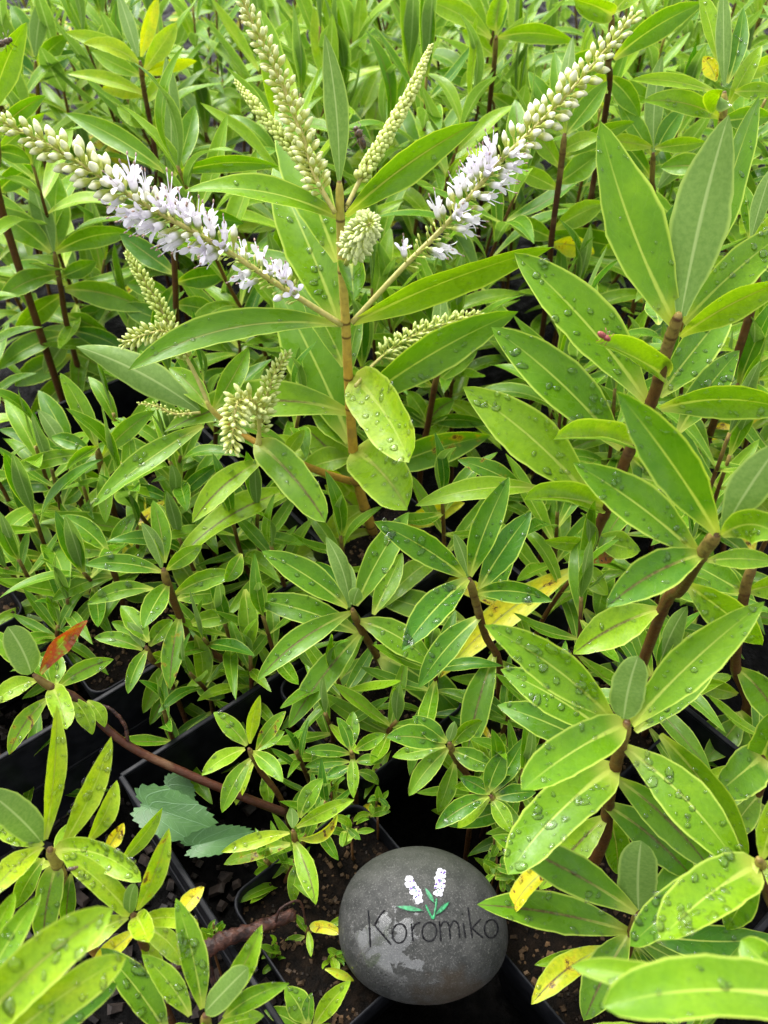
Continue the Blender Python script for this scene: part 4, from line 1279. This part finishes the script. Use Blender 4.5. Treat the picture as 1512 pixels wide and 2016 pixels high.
# ================================================================== traced plants of the crowd at the back
plant('upright plant at the upper right with two tall closed leaves', [(1426, 180, .56), (1424, 225, .57), (1412, 290, .59), (1400, 420, .63)], '''
1426 168 1424 -30 34 su -1
1432 164 1463 14 38 d 0 -6 10
1412 118 1376 -20 40 y 0 4 20
1406 182 1240 158 28 y -1 10 30
1418 232 1264 200 48 k -2 14 20
1420 196 1424 178 60 bcy -3
1410 160 1384 112 36 Y 0
1432 210 1500 90 40 y 0
1450 150 1540 120 40 yh 1
1446 180 1530 180 36 y 0
1416 240 1520 230 50 kh 1
1410 320 1500 300 50 h 1
1405 330 1300 330 50 h 1
''', (0.0030, 0.0026), 0.45, None, 40)
plant('red-stemmed plant behind the right flower spike', [(1112, 262, .63), (1102, 350, .655), (1086, 470, .69), (1075, 600, .74)], '''
1114 262 1128 70 36 su 0
1112 262 1092 100 42 - 1
1112 264 1040 140 44 - 0
1112 266 1196 160 44 - 0
1104 300 1185 270 36 y -1
1102 330 1036 250 42 y 0
1106 310 1250 240 44 k 0 8 14
1100 360 1180 300 56 h 0
1098 372 1010 330 40 y 0
1092 450 1190 400 50 yh 0
1090 470 1000 430 46 h 0
1086 480 1170 500 50 Yh 1
''', (0.0027, 0.0024), 1.0, None, 41)
plant('red-stemmed plant with two long flat leaves at the top centre', [(977, 70, .76), (972, 140, .79), (962, 230, .83)], '''
966 76 820 -4 46 y -1 12 14
980 74 1132 84 40 k -1 14 20
976 70 974 -30 44 h 0
976 60 985 -6 50 byc -1
972 130 1040 40 40 yh 0
970 130 905 170 38 y 0
970 180 860 140 40 h 0
966 186 1040 250 40 h 0
972 110 910 60 40 yh 1
''', (0.0027, 0.0024), 1.0, None, 42)
plant('plant whose long top leaf carries big rain beads at the top right', [(1206, 30, .60), (1198, 120, .63), (1186, 260, .68)], '''
1208 116 1384 6 58 k -1 10 12
1206 30 1130 0 60 byc -1
1206 26 1290 -50 50 y 0
1200 110 1100 140 46 kh 0
1196 150 1260 230 46 h 0
1192 170 1150 200 60 byc 0
1190 180 1290 200 46 h 0
1190 210 1090 180 46 h 0
''', (0.0027, 0.0024), 1.0, None, 43)
plant('yellow-green plant with drip-tipped leaves at the upper left', [(276, 120, .72), (284, 180, .745), (296, 240, .77), (306, 300, .80)], '''
272 112 232 -14 32 su 0
278 112 312 -6 34 y -1 4 20
274 126 164 86 36 y -2 12 24
274 124 128 64 34 y -1 8 26
284 138 348 44 42 y 0
286 148 388 120 32 y -1 8 30
278 150 180 100 36 h 0
286 186 132 146 32 y -1 8 26
290 200 340 160 36 yh 0
284 190 200 175 36 yh 0
298 250 230 210 40 h 0
300 256 360 200 40 h 0
''', (0.0026, 0.0022), 1.0, None, 44, yb=0.16)
plant('plant at the top left corner with dark upright leaves', [(70, 120, .82), (76, 200, .86), (84, 300, .90)], '''
70 110 88 -10 36 su 0
66 112 20 10 44 h 0
74 130 135 70 40 - 0
70 150 10 110 44 d 0
76 160 150 100 40 d 0
76 190 20 230 44 h 0
''', (0.0026, 0.0022), 0.9, None, 45)
plant('leafy upright plant in front of the right edge with narrow leaves', [(1482, 470, .52), (1478, 520, .54), (1470, 640, .58)], '''
1480 466 1520 330 40 su 0
1476 470 1462 360 36 h 0
1484 470 1560 420 50 y -1
1470 520 1400 600 50 h 0
1476 520 1560 560 60 h 0
''', (0.0030, 0.0030), 0.92, None, 46)
plant('plant with grey spear and light spreading leaves right of centre', [(1286, 300, .66), (1284, 350, .68), (1276, 470, .73)], '''
1288 300 1304 108 44 su 0
1288 306 1350 210 42 d 0 6 16
1286 306 1216 200 42 - 0
1296 370 1400 270 46 u 0 4 16
1284 290 1180 278 34 y 0
1288 292 1390 280 34 y 0
1282 350 1190 240 46 dh 0
1276 430 1160 400 50 d 0 8 10
1274 500 1080 460 60 h 0
1280 450 1180 500 46 y 0
''', (0.0025, 0.0022), 0.92, None, 47)
plant('thin plant behind the small right spike with brown-ribbed leaves', [(866, 720, .66), (856, 760, .675), (842, 840, .705), (830, 900, .73)], '''
866 716 868 560 38 su 0
862 750 940 690 36 h 0
850 760 780 720 40 h 0
842 836 895 788 50 m -1
840 830 800 770 40 h 0
845 832 960 836 34 d -1 8 20
840 840 760 800 44 h 0
836 860 900 920 50 h 0
''', (0.0026, 0.0026), 0.92, None, 48)

# ================================================================== plants grown by rule: the crowd behind
def template(k):
    r_ = random.Random(100 + k); ben = r_.uniform(-.16, .22)
    G = leaf_grid(np.array([0, 0, 0.]), np.array([.52, r_.uniform(-.05, .05), ben + .06]), np.array([1, r_.uniform(-.05, .05), -ben * .9]), r_.uniform(.095, .125), 'n', r_.uniform(.2, .42), r_.uniform(-.15, .15), .08, np.array([.5, 0, 20.]), False, 0, r_)
    return mesh('leaf', G.reshape(-1, 3), GFf, LEAF, GUV)
TEMPL = [template(k) for k in range(14)]
SKIP = {506, 533, 555, 566, 579, 587, 592, 594, 603, 604, 605, 606, 609, 610, 611, 612, 615, 617, 618, 619, 620, 623, 624, 626, 628, 629, 630, 631, 632, 633, 634, 636, 637, 638, 639, 640, 642, 643, 644, 645, 646, 647, 648, 649, 650, 651, 652, 653, 654, 655, 656, 657, 658, 659, 660, 1146, 3178, 3187, 3196, 3206, 3210, 3211, 3216, 3217, 3221, 3223, 3225, 3227, 3230, 3232, 3236}   # wholly hidden behind the front rows
def grow(x, y, top, lean, nodes, L, yel, red, seed, label, group):
    if seed in SKIP: return None
    r_ = random.Random(seed); z0 = floor_z(x, y)
    root = thing('koromiko_plant', label, 'plant', (x, y, z0), group); root['grown'] = seed
    h = top - z0
    pts = [np.array([lean[0] * h * t ** 1.3 + r_.uniform(-.004, .004) * (t > 0), lean[1] * h * t ** 1.3 + r_.uniform(-.004, .004) * (t > 0), h * t]) for t in (0, .35, .7, 1)]
    path = catmull(pts, 30)
    n = 26; rad = np.linspace(.0024, .0013, 30); V, Fc, U = tube(path, rad, 7)
    o = link('stem', mesh('stem', V, Fc, STEM, U), root); o.color = (red, 0, 0, 1)
    az = r_.uniform(0, 3.14)
    for k in range(nodes):
        t = (0.16 if z0 > .05 else .28) + (0.84 if z0 > .05 else .72) * (k / (nodes - 1)) ** 0.9
        p = np.array([np.interp(t * 29, range(30), path[:, q]) for q in range(3)])
        lastp = k == nodes - 1
        for s in (0, 1):
            if not lastp and t < .4 and r_.random() < .15: continue
            el = R(np.interp(t, [0, .5, .85, 1], [0, 16, 36, 56])) + r_.uniform(-.3, .3)
            ln = L * np.interp(t, [0, .3, .75, 1], [.6, .95, 1, .72]) * r_.uniform(.82, 1.15)
            if lastp: el = R(86) - r_.uniform(0, .06); ln = L * r_.uniform(.7, .95)
            a = az + s * math.pi + r_.uniform(-.2, .2)
            m = Matrix.Rotation(a, 4, 'Z') @ Matrix.Rotation(-el, 4, 'Y') @ Matrix.Rotation(r_.uniform(-.25, .25), 4, 'X')
            lf = link('leaf', r_.choice(TEMPL), root); lf.matrix_local = Matrix.Translation(Vector(p)) @ m @ Matrix.Diagonal((ln, ln * r_.uniform(.85, 1.1), ln, 1))
            yv = yel + r_.uniform(-.12, .14) - (0.10 if lastp else 0)
            fl = r_.random()
            lf.color = (max(.02, yv), .7 if fl < .12 else 0, 0, 1)
            if t < .5 and fl > .93: lf.color = (.95, .3, .9, 1)
        az += math.pi / 2 + r_.uniform(-.15, .15)
    return root
gr = random.Random(21)
def in_the_way(x, y, top, L):
    """how many of the measured leaves a plant grown here would stand in front of"""
    a = np.array([x, y, top]) - CAM; b = np.array([x, y, SOIL]) - CAM
    da, db = a[1] * CP - a[2] * SP, b[1] * CP - b[2] * SP
    ax, ay = 756 + F * a[0] / da, 1008 - F * (a[1] * SP + a[2] * CP) / da
    bx, by = 756 + F * b[0] / db, 1008 - F * (b[1] * SP + b[2] * CP) / db
    n = 0; up = 0.7 * L * F / da
    for (px, py, d) in TRACED:
        t = max(0, min(1, ((px - ax) * (bx - ax) + (py - ay) * (by - ay)) / ((bx - ax) ** 2 + (by - ay) ** 2)))
        qx, qy, qd = ax + t * (bx - ax), ay + t * (by - ay), da + t * (db - da)
        if t == 0: rad = up * 0.8
        else: rad = 0.42 * L * F / qd
        if abs(px - qx) < rad and abs(py - qy) < rad * 1.0 and d > qd + 0.015: n += 1
    return n
LAND = [(40, 60, 'the fly at the left edge'), (128, 223, 'the leaf tip at upper left'), (276, 120, 'the drip-tipped plant at upper left'), (466, 10, 'the tip of the tall white spike'),
        (466, 165, 'the tip of the thin left spike'), (639, 66, 'the tip of the grey spear leaf'), (848, 92, 'the tip of the thin right spike'), (977, 70, 'the flat-leaved plant at top centre'), (1112, 262, 'the red stem behind the right spike'),
        (1250, 30, 'the tip of the right flower spike'), (1426, 60, 'the two closed leaves at upper right'), (1434, 226, 'the big grey bud leaf'), (1290, 300, 'the spear right of centre'), (60, 352, 'the grey folded leaf at left'),
        (250, 500, 'the small spike at left'), (700, 560, 'the flowering stem'), (940, 620, 'the small spike at right'), (1012, 498, 'the long wet leaf at right'), (1180, 240, 'the largest leaf at upper right'), (1455, 692, 'the leaves at the right edge')]
ORD = ['nearest', 'second nearest', 'third nearest', 'fourth nearest', 'fifth nearest', 'sixth nearest', 'seventh nearest', 'eighth nearest', 'ninth nearest', 'tenth nearest'] + ['%dth nearest' % k for k in range(11, 60)]
def to_px(x, y, z):
    v = np.array([x, y, z]) - CAM; dd = v[1] * CP - v[2] * SP
    return 756 + F * v[0] / dd, 1008 - F * (v[1] * SP + v[2] * CP) / dd
def side_of(px, py, lx, ly):
    a, b = px - lx, py - ly
    if abs(a) > abs(b) * 1.1: return 'to the left of' if a < 0 else 'to the right of'
    return 'above' if b < 0 else 'below'
BACK = []; LASTROOT = [None]
cnt = 0
row = 0; y = 0.52
while y < 1.85:
    half = 0.16 + 0.50 * y; sp = 0.080 + 0.028 * max(0, y - .6)
    x = -half + (row % 2) * sp / 2
    while x < half:
        xx, yy = x + gr.uniform(-.02, .02), y + gr.uniform(-.02, .02)
        top = gr.uniform(.255, .335) + (0.02 if yy > .9 else 0)
        if yy < .66: top = gr.uniform(.18, .24)
        ok = all((xx - b[0]) ** 2 + (yy - b[1]) ** 2 > (0.05 if yy < .7 else .035) ** 2 for b in PLANTS)
        px, py = to_px(xx, yy, top)
        if -160 < px < 1680 and ok and in_the_way(xx, yy, top, .09) < 4:
            ln = (gr.uniform(-.22, .22), gr.uniform(-.22, .14))
            LASTROOT[0] = grow(xx, yy, top, ln, gr.choice((9, 10, 10, 11)) if y < 1.2 else gr.choice((8, 9)), gr.uniform(.082, .110) * (1 if yy > .66 else .82) * (.86 if yy > 1.1 else 1), gr.uniform(.18, .56), gr.uniform(.75, 1), cnt + 500, 'back plant', 'plants of the blurred crowd at the back')
            if LASTROOT[0]: BACK.append((px, py, LASTROOT[0]))
            cnt += 1
        x += sp
    y += sp * .9; row += 1
y = 0.60
while y < 1.5:
    x = -(0.14 + .48 * y)
    while x < .14 + .48 * y:
        xx, yy = x + gr.uniform(-.03, .03), y + gr.uniform(-.03, .03); top = gr.uniform(.13, .22); px, py = to_px(xx, yy, top)
        if -60 < px < 1570 and in_the_way(xx, yy, top, .085) < 4 and all((xx - b[0]) ** 2 + (yy - b[1]) ** 2 > .03 ** 2 for b in PLANTS):
            BACK.append((px, py, grow(xx, yy, top, (gr.uniform(-.3, .3), gr.uniform(-.3, .2)), 6, gr.uniform(.075, .10), gr.uniform(.18, .42), .9, cnt + 3000, 'back plant', 'plants of the blurred crowd at the back'))); cnt += 1
            if BACK and BACK[-1][2] is None: BACK.pop()
        x += .088 + .022 * y
    y += .10
keyed = {}
for px, py, o in BACK:
    lx, ly, nm = min(LAND, key=lambda q: (q[0] - px) ** 2 + (q[1] - py) ** 2)
    keyed.setdefault((nm, side_of(px, py, lx, ly)), []).append((math.hypot(px - lx, py - ly), o))
for (nm, sd_), lst in keyed.items():
    for k_, (_, o) in enumerate(sorted(lst, key=lambda q: q[0])): o['label'] = 'back plant %s %s, %s' % (sd_, nm.replace('the ', ''), ORD[k_])
# short plants lower down between the traced ones
for (x, y, top, L, lb) in ((-.30, .47, .17, .055, 'short dark plant at the left edge above the red leaf'), (-.255, .40, .13, .045, 'short dim plant among the pots at the left edge'), (-.225, .455, .15, .05, 'short plant behind the glossy left rosette'),
                           (-.10, .44, .16, .06, 'short plant in the shade under the flowering branch'), (-.03, .40, .15, .06, 'short plant in the shade behind the centre rosette'), (.05, .42, .17, .065, 'short plant in the shade right of the flowering stem'),
                           (.13, .42, .17, .07, 'short plant in the shade behind the dark green rosette'), (.20, .38, .17, .07, 'short plant under the big right plant'), (.27, .40, .19, .075, 'short plant at the right edge under the grey bud'),
                           (.30, .30, .17, .065, 'short plant low at the right edge'), (.235, .27, .15, .06, 'short plant under the lower right rosette'), (-.17, .52, .20, .065, 'short plant left of the drooping flowering branch'), (-.30, .56, .21, .07, 'mid-height plant at the left edge'),
                           (.19, .50, .20, .075, 'mid-height plant behind the right plant stem'), (.30, .52, .22, .08, 'mid-height plant at the right edge')):
    if in_the_way(x, y, top, L) > 6: continue
    grow(x, y, top, (gr.uniform(-.1, .1), gr.uniform(-.15, .05)), 6, L, .22, .9, 900 + cnt, lb, None); cnt += 1

LOW = [(700, 1205, 'centre rosette'), (925, 1150, 'dark rosette'), (835, 1823, 'painted stone'), (322, 1120, 'glossy left rosette'), (140, 1270, 'red leaf'), (340, 1600, 'toothed weed'), (1225, 1430, 'lower right rosette'),
       (745, 1060, 'foot of the flowering stem'), (133, 780, 'striped bud leaf'), (270, 745, 'pale leaf underside'), (1165, 1070, 'largest red stem')]
lows = {}
for px, py, top, L in ((430, 1190, .13, .05), (625, 1395, .13, .045), (990, 1440, .14, .05), (560, 1580, .115, .035), (650, 1560, .12, .035), (470, 1255, .13, .05), (55, 1150, .13, .05), (110, 1230, .12, .04),
                       (60, 1060, .14, .05), (300, 880, .17, .06), (420, 915, .17, .06), (480, 985, .16, .055), (565, 1060, .15, .055), (850, 930, .19, .065), (900, 880, .19, .07), (1040, 1130, .17, .065), (1100, 1370, .15, .055), (1075, 1490, .14, .05), (950, 1370, .13, .045),
                       (250, 985, .15, .055), (30, 960, .16, .06), (390, 1060, .15, .05), (1190, 1200, .17, .06), (1330, 1300, .17, .065), (1440, 1560, .16, .06), (1390, 1480, .15, .06), (1290, 1980, .17, .05), (1420, 1900, .16, .05), (1110, 1620, .13, .045),
                       (480, 1330, .12, .04), (400, 1290, .12, .04), (150, 1100, .14, .05), (20, 880, .17, .06), (620, 1480, .11, .03), (540, 1640, .11, .03), (480, 1720, .11, .03), (230, 800, .18, .06), (500, 760, .2, .065), (1250, 740, .21, .075), (1300, 560, .22, .08), (1430, 640, .24, .08), (1170, 560, .2, .075), (1490, 760, .22, .08), (1400, 880, .22, .075), (1490, 960, .2, .07), (1250, 1010, .18, .07), (1080, 620, .2, .075), (1330, 700, .2, .08), (1120, 820, .18, .07), (1060, 700, .18, .07), (400, 760, .2, .07), (330, 900, .18, .07), (60, 820, .18, .07), (220, 700, .2, .075), (30, 640, .2, .075), (330, 1415, .11, .04), (690, 1345, .13, .05), (775, 1405, .12, .05), (610, 1640, .105, .03), (45, 1440, .10, .045), (850, 1330, .14, .05), (560, 1250, .14, .05), (1010, 1500, .13, .045), (560, 1745, .105, .03)):
    q = P(px, py, d_at_Z(py, top))
    if in_the_way(q[0], q[1], top, L) > (9 if px < 330 and py < 900 else 5): continue
    if px < 520 and 850 < py < 1110: L *= 1.2
    lx, ly, nm = min(LOW, key=lambda k: (k[0] - px) ** 2 + (k[1] - py) ** 2)
    o = grow(q[0], q[1], top, (gr.uniform(-.25, .25), gr.uniform(-.2, .2)), gr.choice((5, 6, 6)), L, gr.uniform(.12, .34), .95, 4000 + px, 'low plant', 'short plants low down in the shade')  # leaf tone set deeper: shade from the taller plants is put into the colour
    if o is None: continue
    lows.setdefault((nm, side_of(px, py, lx, ly)), []).append((math.hypot(px - lx, py - ly), o))
for (nm, sd_), lst in lows.items():
    for k_, (_, o) in enumerate(sorted(lst, key=lambda q: q[0])): o['label'] = 'short shaded plant %s the %s, %s' % (sd_, nm, ORD[k_])

# ================================================================== weed, litter, insects
def weed_leaf(root, rl, cx, cy, d, rx, ry, ang, bend, seed):
    r_ = random.Random(seed); V = []; Fc = []; n = 44; c = P(cx, cy, d)
    nrm = unit(CAM - c + np.array([r_.uniform(-.1, .1), 0, .1])); ex = unit(np.cross((0, 1, .2), nrm)); ey = np.cross(nrm, ex)
    n = 72; rings = (0.0, .2, .4, .6, .8, .95, 1.0)
    for q, s in enumerate(rings):
        for k in range(n):
            t = 6.2832 * k / n; rr = s * (1 + .06 * math.cos(2 * t + seed) + .03 * math.sin(3 * t + seed))
            if s == 1.0: rr *= (1.045, 1.0, .955)[k % 3] * r_.uniform(.99, 1.01)
            rr -= math.exp(-((t - 3.1416) / .35) ** 2) * .35 * s
            x = rr * rx * math.cos(t); y = rr * ry * math.sin(t)
            yn = y / ry; x, y = x * math.cos(ang) - y * math.sin(ang), x * math.sin(ang) + y * math.cos(ang)
            x *= d / F; y *= d / F
            z = (rx * d / F) * (.10 * bend * (math.sqrt(yn * yn + .02) - .14) - .16 * (x / (rx * d / F)) ** 2 + .05 * s * s * math.sin(3 * t + seed))
            V.append(c + ex * x + ey * y + nrm * z)
    for q in range(len(rings) - 1):
        for k in range(n):
            k2 = (k + 1) % n; Fc.append((q * n + k, q * n + k2, (q + 1) * n + k2, (q + 1) * n + k))
    V = [v - c for v in V]
    uv = [(s * math.cos(6.2832 * k / n), s * math.sin(6.2832 * k / n)) for s in rings for k in range(n)]
    return link('leaf', mesh('leaf', V, Fc, WEED, uv), root, c - rl)
wb = P(420, 1640, .50)
wd = thing('weed', 'blue-green weed with round toothed leaves hanging over the pot edge', 'weed', wb)
weed_leaf(wd, wb, 334, 1602, .455, 92, 46, -.28, .5, 1); weed_leaf(wd, wb, 425, 1655, .445, 76, 26, .30, 1.2, 2); weed_leaf(wd, wb, 345, 1560, .47, 44, 32, -.5, .5, 3)
for e_ in ((334, 1605, .458), (425, 1655, .448), (345, 1562, .473)):
    q = P(*e_); V, Fc, U = tube(catmull([np.zeros(3), (q - wb) * .5 + np.array([0, 0, .004]), q - wb], 10), [.0012] * 10, 6)
    link('leaf_stalk', mesh('leaf_stalk', V, Fc, WEED), wd)

def twig(label, pts, r0, r1, red=1.0, grp=None):
    p = [P(*q) for q in pts]; path = catmull(p, 30); loc = path[0]
    rg = random.Random(int(pts[0][0])); rad = np.linspace(r0, r1, 30) * np.array([1 + rg.uniform(-.12, .12) for _ in range(30)])
    V, Fc, U = tube(path - loc, rad, 9)
    V = [v + unit(v - (path[min(29, i // 9)] - loc)) * rad[min(29, i // 9)] * rg.uniform(-.16, .16) for i, v in enumerate(V)]
    o = link('twig', mesh('twig', V, Fc, BARKM), None, loc); tag(o, label, 'twig', grp); return o
twig('thick broken red-brown twig lying left of the stone', [(395, 1875, .425), (440, 1850, .428), (500, 1830, .435), (580, 1800, .445)], .0046, .0030)
twig('thin dark red twig running down from the thick twig', [(405, 1880, .425), (420, 1930, .43), (430, 1985, .43)], .0016, .0012)
twig('thin forked red twig above the trailing branch', [(252, 1458, .463), (244, 1425, .462), (215, 1395, .46), (160, 1380, .458)], .0011, .0010)
twig('red-brown twig under the bottom left rosettes', [(250, 1935, .505), (310, 1915, .508), (370, 1895, .51)], .0035, .0026)
twig('thin dark twig arching over the soil left of the stone', [(540, 1830, .44), (552, 1790, .435), (590, 1775, .44), (602, 1820, .445)], .0008, .0006)

def fallen(label, bx, by, tx, ty, w, d, col, bow=4, tilt=10, fl='w'):
    r_ = random.Random(int(bx)); b0, b2 = P(bx, by, d), P(tx, ty, d)
    b1 = (b0 + b2) / 2 + np.array([0, 0, .006])
    G = leaf_grid(b0, b1, b2, .5 * w / F * d, 'n', .35, R(tilt), .1, CAM, False, 0, r_)
    o = link('fallen_leaf', leaf_mesh(G, b0), None, b0); o.color = col; tag(o, label, 'leaf', 'fallen leaves'); return o
fallen('pale tan dead leaf lying at the lower left of the stone', 640, 1908, 697, 1932, 20, .428, (.86, 0, .4, .95))
fallen('pale straw coloured leaf scrap behind the stone', 704, 1600, 752, 1590, 20, .494, (.9, 0, .3, 1))
fallen('dry curled red-brown leaf on the stem of the largest right plant', 1166, 1108, 1212, 1100, 26, .54, (.5, 1, 1, .1))

def insect(name, label, c, head, up, s, m, wings=True, legs=True):
    t = thing(name, label, 'insect', c)
    h = unit(head); u_ = unit(np.asarray(up) - h * np.dot(up, h)); w_ = np.cross(u_, h)
    def ell(nm, off, r_, mm=None):
        V = []; Fc = []; n, k = 10, 7
        for j in range(k + 1):
            ph = math.pi * j / k
            for i in range(n):
                a = 6.2832 * i / n; l = np.array([math.sin(ph) * math.cos(a) * r_[1], math.sin(ph) * math.sin(a) * r_[2], math.cos(ph) * r_[0]])
                V.append((w_ * l[0] + u_ * l[1] + h * l[2] + h * off[0] + w_ * off[1] + u_ * off[2]) * s)
        for j in range(k):
            for i in range(n): Fc.append((j * n + i, (j + 1) * n + i, (j + 1) * n + (i + 1) % n, j * n + (i + 1) % n))
        link(nm, mesh(nm, V, Fc, mm or m), t)
    ell('abdomen', (-.50, 0, 0), (.58, .34, .28)); ell('thorax', (.10, 0, .05), (.34, .33, .31)); ell('head', (.50, 0, 0), (.17, .23, .20))
    if wings:
        for sd2 in (-1, 1):
            pts = [(.1, .12), (-.2, .38), (-.8, .62), (-1.15, .55), (-1.1, .30), (-.5, .10)]
            V = [(h * a + w_ * b * sd2 + u_ * (.28 - .04 * i % 2)) * s for i, (a, b) in enumerate(pts)]
            link('wing', mesh('wing', V, [tuple(range(6))], WING), t)
    if legs:
        for sd2 in (-1, 1):
            for k in (-1, 0, 1):
                V, Fc, U = tube(np.array([(h * (.1 + .2 * k)) * s, (h * (.1 + .4 * k) + w_ * .5 * sd2 + u_ * .1) * s, (h * (.1 + .6 * k) + w_ * .8 * sd2 - u_ * .32) * s]), [.03 * s] * 3, 5)
                link('leg', mesh('leg', V, Fc, m), t)
    return t
fc = P(12, 82, .600); insect('fly', 'black and tan fly sitting on the leaf at the left edge', fc, P(40, 70, .6) - fc, CAM - fc, .0072, FLYM)
fc = P(706, 266, .52); insect('fly', 'brown fly with clear wings just right of the grey spear leaf', fc, P(694, 238, .515) - fc, np.array([.5, -.5, .6]), .0085, FLYM)
bc = P(1192, 664, .382); insect('red_bug', 'small reddish bug on the curled leaf of the right plant', bc, P(1210, 676, .384) - bc, CAM - bc, .0044, REDB, False, True)
bpy.context.view_layer.update(); hit = S.ray_cast(bpy.context.evaluated_depsgraph_get(), Vector(CAM), Vector(ray(146, 1709)).normalized())
sn = np.array(hit[1]) + unit(CAM - np.array(hit[1])) * .0008; insect('beetle', 'tiny round dark beetle on the yellow-green leaf', sn, np.array([1, .3, 0]), CAM - sn, .0026, FLYM, False, False)
